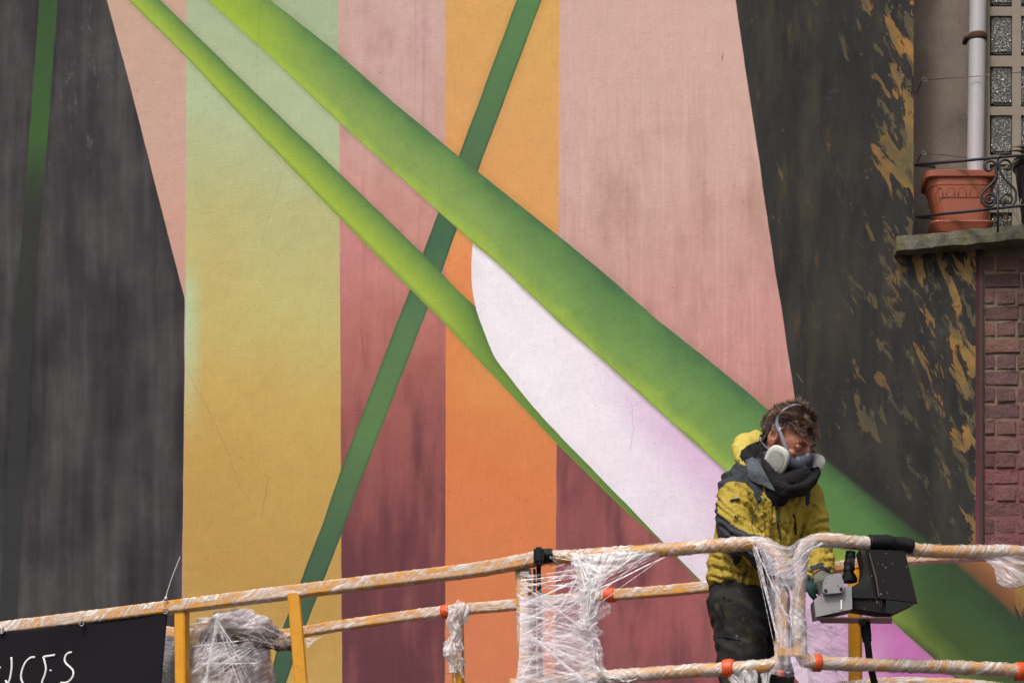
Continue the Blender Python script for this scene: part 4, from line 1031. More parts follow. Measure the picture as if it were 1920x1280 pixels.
# D: sheet behind the console
fd = thing('plastic_film', 'thin plastic film sheet stretched below the control box, pink wall showing through', 'plastic film', P(1560, 1280, 12.3))
G = [[P(1512, 1140, 12.1), P(1555, 1150, 12.3), P(1592, 1156, 12.6)], [P(1512, 1190, 12.1), P(1555, 1190, 12.3), P(1594, 1190, 12.6)], [P(1513, 1235, 12.1), P(1555, 1240, 12.3), P(1594, 1246, 12.6)], [P(1516, 1300, 12.1), P(1555, 1300, 12.3), P(1594, 1300, 12.6)]]
v, f, u = sheet('s', G, 40, 70, None, .006, 20, 61, (.4, .45), rot=-.25); mb = MB(); mb.add(v, f, u); mb.build('film_panel', M['sheet_thin'], fd, smooth=True)
mb = MB(); strands(mb, 12, lambda: P(1513, U_(1150, 1280), 12.08), lambda: P(1594, U_(1150, 1280), 12.58), .0006); sb = mb.build('film_strand', M['strand'], fd); sb['kind'] = 'stuff'

# E: drape at the right edge
fe = thing('plastic_film', 'loop of loose plastic film drooping under the top rail at the right edge', 'plastic film', P(1890, 1100, 12.25))
G = [[P(1838, 1044, 12.22), P(1870, 1044, 12.22), P(1910, 1042, 12.24), P(1980, 1042, 12.3)], [P(1862, 1062, 12.2), P(1884, 1066, 12.2), P(1912, 1064, 12.22), P(1970, 1060, 12.3)], [P(1868, 1086, 12.2), P(1888, 1092, 12.18), P(1912, 1090, 12.2), P(1950, 1080, 12.3)], [P(1880, 1098, 12.2), P(1894, 1101, 12.18), P(1910, 1100, 12.2), P(1940, 1092, 12.3)]]
v, f, u = sheet('s', G, 50, 50, None, .012, 9, 71, (.3, .3), rot=-.8); mb = MB(); mb.add(v, f, u); mb.build('film_drape', M['sheet'], fe, smooth=True)
mb = MB()
for k in range(5):
    pts = catmull([P(1845+k*6, 1046, 12.19), P(1868+k*3, 1070, 12.18), P(1872+k*3, 1092, 12.17), P(1893, 1100-k*2, 12.17), P(1925, 1092-k*3, 12.2), P(1950, 1070, 12.25)], 8)
    mb.add(*sweep(pts, [(.0022, .001)]*len(pts), circ(5)))
sb = mb.build('film_strand', M['strand'], fe); sb['kind'] = 'stuff'

# F: shredded film knot on the rear post
ff = thing('plastic_film', 'white shredded film knotted on the rear rail and hanging down a thin post', 'plastic film', P(858, 1280, DR(858)))
mb = MB()
path = [P(868, 1134, DR(858)-.03), P(862, 1150, DR(858)-.04), P(850, 1168, DR(858)-.04), P(856, 1190, DR(858)-.04), P(850, 1212, DR(858)-.04), P(852, 1234, DR(858)-.035), P(851, 1262, DR(858)-.03)]
rads = [.030, .034, .022, .020, .036, .030, .014]
pts = resample(catmull(path, 8), .004); n_ = len(pts); rr = [rads[min(5, int(i/(n_-1)*6))]*(1-((i/(n_-1)*6) % 1))+rads[min(6, int(i/(n_-1)*6)+1)]*((i/(n_-1)*6) % 1) for i in range(n_)]
def knot(u, v): return 1+.75*noise.noise(Vector((u*22, 2.2*math.sin(6.283*v), 2.2*math.cos(6.283*v))))+.35*noise.noise(Vector((u*70, 5*math.sin(6.283*v), 5*math.cos(6.283*v))))
v, f, u = sweep(pts, rr, circ(36), fn=knot, cap=False); mb.add(v, f, [[(q[0]*1.0, q[1]*.7) for q in w_] for w_ in u]); mb.build('film_knot', M['bunched'], ff, smooth=True)
mb = MB(); strands(mb, 60, lambda: P(U_(842, 872), U_(1150, 1230), DR(858)-.05), lambda: P(U_(838, 872), U_(1200, 1282), DR(858)-.05), .0009); strands(mb, 24, lambda: P(U_(832, 878), U_(1134, 1150), DR(858)-.05), lambda: P(U_(845, 872), U_(1150, 1190), DR(858)-.05), .0011)
sb = mb.build('film_strand', M['strand'], ff); sb['kind'] = 'stuff'

# G: wrapped bundle on the left
fg = thing('wrapped_bundle', 'lumpy bundle of boxes wrapped in cling film hanging between the two left yellow posts', 'bundle', P(430, 1290, 13.1))
mb = MB(); mb.add(*box_vf(P(452, 1270, 13.2), .22, .18, .36, bev=.012)); mb.build('carton', M['wrapped_card'], fg)
mb = MB(); mb.add(*box_vf(P(392, 1280, 13.2), .17, .16, .36, bev=.012)); mb.build('carton', speck('pale_wrapped_carton', (190, 164, 132), .6, (110, 128, 90), scale=26, dirt=(130, 90, 60)), fg)
mb = MB(); v, f = sphere_vf(P(446, 1192, 13.12), (.15, .10, .075), nu=40, nv=24)
v = [p+(p-P(446, 1192, 13.12)).normalized()*.045*(noise.noise(p*14)+.5*noise.noise(p*34)) for p in v]; mb.add(v, f)
v, f, u = sweep(resample(catmull([P(480, 1180, 13.1), P(500, 1200, 13.1), P(522, 1210, 13.08), P(548, 1208, 13.06)], 8), .005), .022, circ(14), fn=wrapfn(3, .6)); mb.add(v, f, u); mb.build('dark_wad', M['wrapped_dark'], fg, smooth=True)
def hull(mb, cpx, cpy, d, rx, rz, ry, amp, sd_):
    v, f = sphere_vf(P(cpx, cpy, d), (rx, ry, rz), nu=70, nv=50); c_ = P(cpx, cpy, d); uv = []
    v = [p+(p-c_).normalized()*amp*(noise.noise(p*11+Vector((sd_, 0, 0)))+.6*noise.noise(p*27)+.35*noise.noise(Vector((p.x*20, p.y*20, p.z*90)))) for p in v]
    for q in f: uv.append([(v[i].x*1.2+v[i].z*.8, v[i].z*1.0-v[i].x*.7) for i in q])
    mb.add(v, f, uv)
mb = MB(); hull(mb, 436, 1185, 13.11, .185, .075, .13, .035, 2); hull(mb, 420, 1270, 13.11, .165, .19, .14, .03, 5); hull(mb, 480, 1285, 13.13, .08, .16, .12, .03, 9)
mb.build('film_skin', M['sheet'], fg, smooth=True)
mb = MB()
strands(mb, 30, lambda: P(U_(400, 412), U_(1158, 1170), 12.94), lambda: P(U_(356, 480), U_(1230, 1290), 12.94), .0012)
strands(mb, 30, lambda: P(U_(430, 480), U_(1190, 1215), 12.94), lambda: P(U_(356, 440), U_(1200, 1290), 12.94), .0010)
strands(mb, 30, lambda: P(U_(440, 490), U_(1160, 1200), 12.94), lambda: P(U_(490, 555), U_(1200, 1216), 12.94), .0010)
strands(mb, 34, lambda: P(U_(356, 510), U_(1200, 1290), 12.93), lambda: P(U_(356, 510), U_(1200, 1290), 12.93), .0008)
strands(mb, 3, lambda: P(408+U_(-1, 1), 1160, 12.92), lambda: P(384, 1285, 12.92), .0026)
strands(mb, 3, lambda: P(408, 1165+U_(-2, 2), 12.92), lambda: P(440, 1212, 12.92), .0026)
sb = mb.build('film_strand', M['strand'], fg); sb['kind'] = 'stuff'
# torn film left of the first post
def jagL(a, b): return (a-.55)*1.6 > .5-b*.9 and b > .35 and noise.noise(Vector((a*4, b*4, 1))) > -.2
fh = thing('plastic_film', 'torn greyish film hanging between the black banner and the leftmost yellow post', 'plastic film', P(320, 1250, 13.2))
G = [[P(306, 1188, 13.3), P(322, 1190, 13.2), P(338, 1192, 13.12)], [P(304, 1220, 13.3), P(320, 1224, 13.2), P(336, 1226, 13.12)], [P(302, 1246, 13.3), P(320, 1256, 13.2), P(336, 1262, 13.12)], [P(318, 1275, 13.25), P(326, 1285, 13.2), P(336, 1292, 13.12)]]
v, f, u = sheet('s', G, 30, 50, None, .008, 9, 81, (.2, .3)); mb = MB(); mb.add(v, f, u); mb.build('film_panel', M['sheet'], fh, smooth=True)
# small wisps under the rails
fi = thing('plastic_film', 'small wisp of torn film trailing under the rear rail beside the second yellow post', 'plastic film', P(590, 1200, 13.4))
G = [[P(572, 1196, 13.45), P(590, 1195, 13.44), P(604, 1192, 13.42)], [P(574, 1204, 13.45), P(586, 1204, 13.44), P(598, 1196, 13.42)], [P(576, 1212, 13.45), P(580, 1212, 13.44), P(590, 1200, 13.42)]]
v, f, u = sheet('s', G, 16, 16, None, .004, 6, 91, (.2, .2)); mb = MB(); mb.add(v, f, u); mb.build('film_wisp', M['sheet'], fi, smooth=True)

# ================================================================== BANNER
ban = thing('banner', 'black fabric banner with white hand-painted letters tied along the left top rail', 'banner', P(150, 1280, 13.1))
nu_, nv_ = 90, 44; V = []; Fc = []
def banner_pt(a, b, off=0):
    px = -330+(314+330)*a; pyt = 1183-(px)*.1205-.9*math.sin(a*22)**2*1.5 if px > -400 else 1190
    pyt = 1184-(px)*.123+2.0*math.sin((px-150)/150*math.pi)**2
    d = D(1178-px*.123+1)-.032+.006*math.sin(a*9+b*4)+.008*noise.noise(Vector((a*5, b*3, 1)))
    py = pyt+b*260; pxx = px-b*22*a
    d += -.0*b
    return P(pxx, py, d-off)
for j in range(nv_+1):
    for i in range(nu_+1): V.append(banner_pt(i/nu_, j/nv_))
for j in range(nv_):
    for i in range(nu_): A_ = nu_+1; Fc.append((j*A_+i, j*A_+i+1, (j+1)*A_+i+1, (j+1)*A_+i))
bo = make('banner_cloth', V, Fc, M['banner'], ban, smooth=True); md = bo.modifiers.new('t', 'SOLIDIFY'); md.thickness = .0015; md.offset = 1
def ban_at(px, py, off):
    # solve for the cloth point under (px, py)
    a = (px+330)/644
    for _ in range(4):
        b = (py-(1184-((-330+644*a))*.123+2.0*math.sin(((-330+644*a)-150)/150*math.pi)**2))/260; a = (px+b*22*a+330)/644
    return banner_pt(a, b, off)
strokes = [[(85, 925), (88, 965), (87, 1010), (78, 1070), (66, 1112), (56, 1122), (42, 1098)],
           [(-40, 1030), (-10, 1010), (4, 1000)],
           [(262, 925), (232, 928), (195, 958), (168, 1015), (158, 1070), (170, 1115), (210, 1160), (262, 1150)],
           [(412, 908), (370, 915), (325, 922)], [(325, 922), (338, 970), (345, 1010), (335, 1060), (315, 1120), (330, 1200), (420, 1190)],
           [(538, 888), (508, 896), (486, 930), (492, 968), (525, 998), (550, 1030), (546, 1070), (520, 1104), (485, 1118), (455, 1116)]]
for st in strokes:
    pts = [ban_at(x/4, 1000+y/4, .003) for x, y in st]
    cp = resample(catmull(pts, 8), .008)
    v, f, u = sweep(cp, [(.0017, .0046)]*len(cp), circ(8), up=Vector((0, -1, 0))) if False else sweep(cp, .0042, circ(8))
    # flatten towards the cloth
    mb = MB(); 
    for i, c_ in enumerate(cp):
        for j in range(8):
            q = v[i*8+j]; q.y = c_.y+(q.y-c_.y)*.35
    mb.add(v, f, u); mb.build('letter_stroke', M['white_paint'], ban, smooth=True)
v, f = sphere_vf(ban_at(380/4, 1000+1024/4, .003), (.005, .002, .004), nu=10, nv=6); mb = MB(); mb.add(v, f); mb.build('letter_stroke', M['white_paint'], ban, smooth=True)
for gx, gy in ((3, 1182), (153, 1168), (310, 1145)):
    c_ = P(gx, gy, D(1178-gx*.123)-.045)
    ring = [c_+Vector((math.cos(a)*.0085, 0, math.sin(a)*.0105)) for a in [2*math.pi*i/18 for i in range(19)]]
    mb = MB(); mb.add(*bar(ring, .0030, circ(8))); mb.build('grommet', M['steel'], ban, smooth=True)
# zip ties
zt = MB(); dz = D(1140)
pts = catmull([P(306, 1140, dz-.045), P(305, 1128, dz-.045), P(311, 1119, dz-.04), P(314, 1108, dz-.04), P(324, 1078, dz-.05), P(338, 1043, dz-.05)], 8)
v, f, u = sweep(pts, [(.0026, .0016)]*len(pts), circ(6)); zt.add(v, f, u)
zt.add(*box_vf(P(311, 1120, dz-.048), .009, .008, .009, bev=.001))
o = zt.build('zip_tie', M['white_plastic'], smooth=False); tag(o, 'white zip tie with a long upright tail at the banner corner', 'zip tie')
zt = MB(); dz = D(1178); pts = catmull([P(-4, 1170, dz-.03), P(1, 1172, dz-.045), P(3, 1180, dz-.05), P(2, 1188, dz-.046)], 6); v, f, u = sweep(pts, [(.0026, .0016)]*len(pts), circ(6)); zt.add(v, f, u)
o = zt.build('zip_tie', M['white_plastic']); tag(o, 'short white zip tie through the banner eyelet at the left edge of the photo', 'zip tie')

# ================================================================== PERSON
DP = 12.38
def Q(px, py, dy=0.0): return P(px, py, DP+dy)
person = thing('person', 'worker in yellow and charcoal jacket and respirator bending over the basket controls', 'person', (Q(1410, 0).x, Q(1410, 0).y, zf+.04))
YAW = R(34)
def ell_ring(c, a, b, yaw, n=36, tilt=0.0, pw=2.3):
    o = []
    for i in range(n):
        t = 2*math.pi*i/n; ct, st = math.cos(t), math.sin(t)
        x = a*math.copysign(abs(ct)**(2/pw), ct); y = b*math.copysign(abs(st)**(2/pw), st)
        o.append(c+Vector((x*math.cos(yaw)-y*math.sin(yaw), x*math.sin(yaw)+y*math.cos(yaw), -tilt*(x*math.cos(yaw)))))
    return o
# -- jacket body with both sleeves, one continuous surface
jb = MB()
rings = [ell_ring(Q(1402, 1118), .152, .125, YAW, tilt=.22), ell_ring(Q(1402, 1100), .158, .132, YAW, tilt=.15), ell_ring(Q(1408, 1050, -.01), .158, .13, YAW, tilt=.05), ell_ring(Q(1420, 1000, -.02), .165, .128, YAW),
         ell_ring(Q(1434, 955, -.03), .182, .124, YAW), ell_ring(Q(1440, 915, -.03), .186, .112, YAW), ell_ring(Q(1445, 888, -.03), .150, .098, YAW), ell_ring(Q(1452, 868, -.04), .10, .085, YAW), ell_ring(Q(1460, 852, -.05), .075, .07, YAW)]
jb.add(*loft(rings))
RS, RE, RW = Q(1384, 912, -.11), Q(1379, 998, -.19), Q(1500, 1090, -.24)
capsule(jb, [Q(1404, 898, -.07), RS, Q(1376, 955, -.16), RE, Q(1425, 1034, -.23), RW], [.062, .070, .066, .062, .056, .044])
LS, LE, LW = Q(1508, 920, .06), Q(1530, 1022, .02), Q(1536, 1078, -.20)
capsule(jb, [Q(1485, 905, .03), LS, Q(1522, 965, .05), LE, Q(1540, 1050, -.09), LW], [.060, .062, .055, .054, .050, .043])
V, N, Fc = remesh(jb, .0052, 6, .5)
def segdist(p, a, b):
    ab = b-a; t = max(0, min(1, (p-a).dot(ab)/ab.length_squared)); return (p-a-ab*t).length, t
FOLDS = [[(1343, 934), (1385, 970), (1428, 1000)], [(1348, 950), (1380, 978), (1410, 994)], [(1364, 922), (1398, 950), (1420, 982)], [(1380, 908), (1405, 930), (1422, 962)], [(1343, 966), (1366, 982)], [(1356, 914), (1380, 926)], [(1352, 985), (1372, 1000), (1400, 1012)],
 [(1424, 945), (1438, 980), (1436, 1012)], [(1450, 935), (1447, 975), (1454, 1012)], [(1478, 948), (1482, 980), (1476, 1012)], [(1436, 908), (1462, 918), (1486, 932)], [(1500, 935), (1490, 960), (1488, 1000)], [(1432, 965), (1446, 985)], [(1462, 985), (1480, 1000)],
 [(1516, 925), (1509, 955), (1504, 990)], [(1518, 986), (1534, 978), (1546, 976)], [(1512, 1002), (1532, 994), (1550, 994)], [(1522, 1062), (1540, 1054), (1560, 1048)], [(1518, 1044), (1540, 1036), (1558, 1033)], [(1524, 1076), (1540, 1070), (1556, 1068)], [(1510, 1018), (1530, 1010), (1552, 1012)], [(1524, 950), (1536, 962)],
 [(1338, 1042), (1362, 1052), (1386, 1078)], [(1336, 1060), (1370, 1074), (1420, 1082)], [(1334, 1080), (1378, 1090), (1428, 1106)], [(1350, 1028), (1358, 1056)], [(1402, 1058), (1396, 1102)], [(1388, 1062), (1412, 1078), (1436, 1088)], [(1340, 1092), (1380, 1102), (1420, 1120)], [(1372, 1050), (1378, 1096)], [(1350, 1070), (1360, 1096)],
 [(1354, 884), (1378, 876), (1402, 884)], [(1350, 900), (1372, 890)], [(1384, 1018), (1410, 1032), (1436, 1054)], [(1366, 1010), (1392, 1026), (1410, 1048)]]
FS = [(a, b) for L in FOLDS for a, b in zip(L, L[1:])]
def crease(x, y):
    d = 0
    for (ax, ay), (bx, by) in FS:
        if not (min(ax, bx)-12 < x < max(ax, bx)+12 and min(ay, by)-12 < y < max(ay, by)+12): continue
        dx, dy = bx-ax, by-ay; L2 = dx*dx+dy*dy; t = max(0, min(1, ((x-ax)*dx+(y-ay)*dy)/L2))
        ex, ey = x-ax-dx*t, y-ay-dy*t; q = math.hypot(ex, ey); sgn = 1 if ex*dy-ey*dx > 0 else -1; s2 = q*sgn
        d += -.0072*math.exp(-(s2/2.6)**2)+.0046*math.exp(-((s2-5)/4)**2)+.0020*math.exp(-((s2+6)/4)**2)
    return max(-.009, min(.010, d))
def wrinkle(p, n):
    d = 0
    # rings on the sleeves, drapes on the body
    for a, b, k in ((RS, RE, 1), (RE, RW, 2), (LS, LE, 3), (LE, LW, 4)):
        dist, t = segdist(p, a, b)
        if dist < .085:
            wgt = max(0, 1-dist/.085)**.3; ax = (b-a).normalized(); L = (p-a).dot(ax)
            side = p.x*5+p.z*4
            s_ = L*70+noise.noise(p*11+Vector((k, 0, 0)))*3.2+side
            el_ = .5+.8*(t if k in (1, 3) else 1-t*.4)
            d += wgt*el_*.0050*(abs(math.sin(s_*.5))**.7-.5)*(.5+noise.noise(p*8+Vector((0, k, 0))))*1.4
    s_ = noise.noise(Vector((p.x*7+p.z*4, p.y*7, p.z*16-p.x*10)))
    r1 = 1-2*abs(noise.noise(Vector((p.x*9+p.z*6, p.y*9, p.z*9-p.x*5))))
    r2 = 1-2*abs(noise.noise(Vector((p.x*19-p.z*8, p.y*19, p.z*15+p.x*9))))
    low = max(0, min(1, (5.15-p.z)/.4))
    sh = lambda q: max(0, q)**2*1.6-.3
    r3 = 1-2*abs(noise.noise(Vector((p.x*26+p.z*16, p.y*20, p.z*44-p.x*30))))
    x_, y_ = proj(p)
    drape = math.sin((x_-1400)*.16+noise.noise(p*5)*3+(y_-900)*.035)*max(0, min(1, (y_-930)/80))*(.0032)
    hem_ = math.sin(y_*.22+(x_-1400)*.07+noise.noise(p*7)*3.5)*max(0, min(1, (y_-1040)/40))*.0042
    d += drape+hem_
    return d*.8+.005*s_+(.0012+.002*low)*sh(r1)+.0006*sh(r2)+(crease(x_+nz(p, 14)*5, y_+nz(p, 14, 3)*5) if n.y < .25 else 0)
def proj(p): d = p.y+12; return 960+p.x*F/d, YH-(p.z-ZC)*F/d
V = [p+n*wrinkle(p, n) for p, n in zip(V, N)]
def inpoly(x, y, poly):
    c_ = False; j = len(poly)-1
    for i in range(len(poly)):
        xi, yi = poly[i]; xj, yj = poly[j]
        if (yi > y) != (yj > y) and x < (xj-xi)*(y-yi)/(yj-yi)+xi: c_ = not c_
        j = i
    return c_
yoke = [(1330, 912), (1345, 895), (1357, 876), (1377, 862), (1403, 862), (1405, 886), (1431, 910), (1428, 940), (1420, 944), (1412, 920), (1398, 906), (1383, 902), (1366, 903), (1350, 915), (1335, 925)]
sleeve_dark = [(1330, 915), (1344, 925), (1346, 961), (1362, 975), (1380, 988), (1405, 1000), (1440, 1006), (1470, 1050), (1520, 1080), (1520, 1110), (1480, 1110), (1440, 1082), (1412, 1062), (1394, 1040), (1372, 1040), (1352, 1015), (1335, 990)]
gap_dark = [(1358, 1035), (1392, 1040), (1388, 1050), (1380, 1062), (1374, 1056), (1368, 1040)]
farsleeve = [(1513, 915), (1520, 925), (1518, 945), (1512, 950), (1508, 930)]
mi = []
for q in Fc:
    c_ = sum((V[i] for i in q), Vector())/len(q); x, y = proj(c_); x += noise.noise(c_*30)*2
    near = c_.y < Q(0, 0, .0).y+.05
    dark = near and (inpoly(x, y, yoke) or inpoly(x, y, gap_dark) or inpoly(x, y, farsleeve))
    if inpoly(x, y, sleeve_dark):
        dd, tt = segdist(c_, RE, RW); dd2, _ = segdist(c_, RS, RE); dark = dark or dd < .085 or (dd2 < .09 and near)
    if not near and y < 925: dark = True
    if y < 900 and x > 1414 and x < 1500: dark = True
    mi.append(1 if dark else 0)
jacket = make('jacket', V, Fc, None, person, smooth=True, mats=[M['jacket'], M['charcoal']], midx=mi)
def snap(px, py, out=.004):
    """closest jacket surface point facing the camera near a pixel"""
    best = None
    for p in V:
        x, y = proj(p)
        if abs(x-px) < 5 and abs(y-py) < 5 and (best is None or p.y < best.y): best = p
    return (best if best else Q(px, py, -.15))+Vector((0, -out, 0))
def line_on(name, pxs, r, mat, parent=None):
    pts = catmull([snap(x, y) for x, y in pxs], 5); mb = MB(); mb.add(*sweep(pts, r, circ(6))); return mb.build(name, mat, parent or jacket, smooth=True)
line_on('zip', [(1470, 928), (1467, 950), (1463, 975), (1466, 1000), (1468, 1016)], .0032, M['charcoal'])
line_on('pocket_zip', [(1492, 966), (1495, 985), (1497, 1004)], .004, M['black_rubber'])
line_on('pocket_zip', [(1456, 936), (1458, 948), (1460, 958)], .005, M['black_rubber'])
line_on('placket_fold', [(1432, 925), (1436, 960), (1448, 1000)], .003, M['jacket'])
line_on('seam', [(1425, 944), (1414, 975), (1418, 1000)], .0018, M['charcoal'])
line_on('seam', [(1400, 945), (1394, 1075), (1390, 1100)][1:]+[(1392, 1112)], .0018, M['charcoal'])
for k in range(46):      # flecks of dried paint
    x = random.uniform(1348, 1530); y = random.uniform(930, 1125)
    if x > 1412 and y > 1040: x = random.uniform(1340, 1430)
    s0_ = snap(x, y, .0006); mbp = MB(); rr_ = random.uniform(.0012, .0034); mbp.add(*sphere_vf(s0_, (rr_*random.uniform(.8, 1.8), .0012, rr_*random.uniform(.7, 2.2)), nu=7, nv=4)); mbp.build('paint_fleck', random.choice([M['charcoal'], M['glove_teal'], M['boot']]), jacket)
line_on('velcro_tab', [(1475, 940), (1477, 948)], .006, M['charcoal'])
lb = line_on('sleeve_label', [(1366, 936), (1377, 933), (1390, 932)], .0048, M['charcoal'])
line_on('label_print', [(1370, 933), (1377, 931), (1387, 930)], .0012, M['white_paint'], lb)
for (x, y) in ((1378, 963), (1444, 900)):
    mb = MB(); mb.add(*sphere_vf(snap(x, y, 0), .004, nu=8, nv=6)); mb.build('snap_button', M['black_rubber'], jacket, smooth=True)

# -- hood lying behind the neck
hb = MB()
v, f, u = sweep(resample(catmull([Q(1412, 884, -.12), Q(1400, 862, -.10), Q(1390, 840, -.02), Q(1404, 828, .08), Q(1440, 828, .14), Q(1480, 850, .13)], 8), .01), .032, circ(16)); hb.add(v, f)
for c_, r_ in ((Q(1398, 846, -.02), (.036, .07, .050)), (Q(1415, 832, .03), (.05, .06, .032)), (Q(1412, 860, -.04), (.04, .06, .05)), (Q(1438, 838, .08), (.06, .05, .04))): hb.add(*sphere_vf(c_, r_))
Vh, Nh, Fh = remesh(hb, .006, 4)
Vh = [p+n*(.006*(1-2*abs(noise.noise(Vector((p.x*10+p.z*12, p.y*9, p.z*16)))))+.004*noise.noise(p*40)) for p, n in zip(Vh, Nh)]
liner = [(1386, 856), (1390, 844), (1404, 833), (1424, 826), (1438, 818), (1456, 826), (1450, 905), (1410, 895), (1396, 868)]
hm_i = []
for q in Fh:
    c_ = sum((Vh[i] for i in q), Vector())/len(q); x, y = proj(c_); hm_i.append(1 if inpoly(x, y, liner) and c_.y < Q(0, 0, .06).y else 0)
make('hood', Vh, Fh, None, jacket, smooth=True, mats=[M['jacket_pale'], M['fleece']], midx=hm_i)
# slate collar flap
def patch(name, grid, mat, parent, th=.004, amp=.003):
    v, f, u = sheet('p', grid, 24, 24, None, amp, 4, 5); o = make(name, v, f, mat, parent, smooth=True); s_ = o.modifiers.new('t', 'SOLIDIFY'); s_.thickness = th; s_.offset = 0; return o
patch('collar_flap', [[Q(1398, 862, -.16), Q(1410, 858, -.15), Q(1420, 862, -.15)], [Q(1402, 884, -.18), Q(1416, 882, -.19), Q(1432, 882, -.19)], [Q(1408, 900, -.18), Q(1430, 906, -.19), Q(1446, 906, -.19)], [Q(1440, 914, -.19), Q(1452, 920, -.19), Q(1466, 928, -.18)]], M['collar'], jacket)
# black fleece collar: standing ring round neck and jaw
cb = MB()
loop = [Q(1436, 820, .02), Q(1427, 846, -.08), Q(1436, 876, -.15), Q(1458, 910, -.19), Q(1484, 916, -.19), Q(1514, 908, -.15), Q(1531, 888, -.08), Q(1530, 862, -.01), Q(1505, 838, .06), Q(1460, 816, .09), Q(1436, 820, .02)]
v, f, u = sweep(resample(catmull(loop, 8), .008), .0125, circ(14)); cb.add(v, f)
v, f, u = sweep(resample(catmull([p.lerp(Q(1468, 900, -.10), .16)+Vector((0, 0, -.02)) for p in loop], 8), .008), .020, circ(14)); cb.add(v, f)
capsule(cb, [Q(1452, 925, -.13), Q(1466, 885, -.06)], [.055, .050])
capsule(cb, [Q(1468, 918, -.175), Q(1469, 938, -.165)], [.026, .010])
capsule(cb, [Q(1478, 905, -.135), Q(1505, 892, -.10)], [.034, .034])
capsule(cb, [Q(1436, 850, -.02), Q(1440, 885, -.10)], [.034, .034])
Vc_, Nc_, Fc_ = remesh(cb, .006, 3)
Vc_ = [p+n*(.005*(1-2*abs(noise.noise(Vector((p.x*16, p.y*16, p.z*22)))))+.002*noise.noise(p*60)) for p, n in zip(Vc_, Nc_)]
make('fleece_collar', Vc_, Fc_, M['fleece'], person, smooth=True)

# -- trousers
tb = MB()
tb.add(*loft([ell_ring(Q(1404, 1100), .140, .118, YAW), ell_ring(Q(1404, 1130), .148, .122, YAW), ell_ring(Q(1404, 1165), .150, .12, YAW), ell_ring(Q(1406, 1190), .13, .10, YAW)]))
capsule(tb, [Q(1384, 1140, -.05), Q(1389, 1215, -.07), Q(1398, 1345, -.08), Q(1394, 1450, -.03), Q(1392, 1580, -.0)], [.098, .090, .074, .062, .060])
capsule(tb, [Q(1434, 1150, .06), Q(1440, 1230, .07), Q(1452, 1355, .06), Q(1452, 1460, .09), Q(1450, 1575, .10)], [.092, .084, .070, .062, .060])
Vt, Nt, Ft = remesh(tb, .008, 5)
Vt = [p+n*(.014*(1-2*abs(noise.noise(Vector((p.x*8+p.z*3, p.y*8, p.z*13+p.x*6)))))+.006*noise.noise(Vector((p.x*20, p.y*20, p.z*30)))+.002*noise.noise(p*60)) for p, n in zip(Vt, Nt)]
tro = make('trousers', Vt, Ft, M['trouser'], person, smooth=True)
def snapT(px, py):
    best = None
    for p in Vt:
        x, y = proj(p)
        if abs(x-px) < 6 and abs(y-py) < 6 and (best is None or p.y < best.y): best = p
    return (best if best else Q(px, py, -.15))+Vector((0, -.002, 0))
for nm, pxs in (('pocket_seam', [(1345, 1128), (1352, 1150), (1348, 1180)]), ('pocket_seam', [(1340, 1190), (1360, 1200), (1390, 1196)]), ('belt_loop', [(1352, 1112), (1352, 1124)])):
    mb = MB(); mb.add(*sweep(catmull([snapT(x, y) for x, y in pxs], 5), .003, circ(6))); mb.build(nm, M['black_rubber'], tro, smooth=True)
# boots
for bx, dy in ((1392, 0), (1450, .10)):
    c_ = Q(bx, 0, dy); zf2 = zf+.04; bt = MB()
    capsule(bt, [Vector((c_.x, c_.y, zf2+.16)), Vector((c_.x, c_.y, zf2+.06))], [.052, .05])
    capsule(bt, [Vector((c_.x-.02, c_.y+.04, zf2+.045)), Vector((c_.x+.06, c_.y-.09, zf2+.045)), Vector((c_.x+.09, c_.y-.15, zf2+.035))], [.044, .046, .034])
    bt.add(*box_vf((c_.x+.035, c_.y-.05, zf2+.014), .09, .29, .028, Matrix.Rotation(R(32), 3, 'Z'), bev=.008))
    v_, n_, f_ = remesh(bt, .007, 2); v_ = [Vector((p.x, p.y, max(zf2+.001, p.z))) for p in v_]; make('boot', v_, f_, M['boot'], person, smooth=True)

# -- head: local frame, face towards -y
HC = Q(1479, 829, -.07)
HM = Matrix.Rotation(R(50), 3, 'Z') @ Matrix.Rotation(R(35), 3, 'X') @ Matrix.Rotation(R(-3), 3, 'Y')
def H(x, y, z): return HC+HM @ Vector((x, y, z))
hb = MB()
def eb(c_, r_, rot=None): v, f = sphere_vf((0, 0, 0), r_, nu=28, nv=18); Mx = HM @ rot if rot is not None else HM; hb.add([HC+HM @ Vector(c_)+Mx @ p for p in v], f)
eb((0, .018, .030), (.074, .092, .080)); eb((0, -.030, .010), (.064, .062, .072)); eb((0, -.030, -.040), (.055, .058, .062)); eb((0, -.058, -.080), (.032, .030, .026))
eb((0, -.080, .028), (.050, .014, .012))                       # brow
eb((-.036, -.064, -.020), (.022, .018, .016)); eb((.036, -.064, -.020), (.022, .018, .016))   # cheekbones
eb((0, -.094, .004), (.009, .014, .022)); eb((0, -.104, -.018), (.012, .017, .016)); eb((-.012, -.094, -.022), (.009, .012, .009)); eb((.012, -.094, -.022), (.009, .012, .009))
eb((0, -.086, -.050), (.024, .012, .007)); eb((0, -.085, -.060), (.020, .011, .007))   # lips
for s_ in (-1, 1): eb((s_*.081, .014, .002), (.0085, .021, .033), Matrix.Rotation(R(s_*-18), 3, 'Z')); eb((s_*.076, .010, -.022), (.009, .012, .014))
capsule(hb, [H(0, .03, -.04), Q(1462, 888, -.05)], [.058, .060])
Vb, Nb, Fb = remesh(hb, .0036, 3, .5)
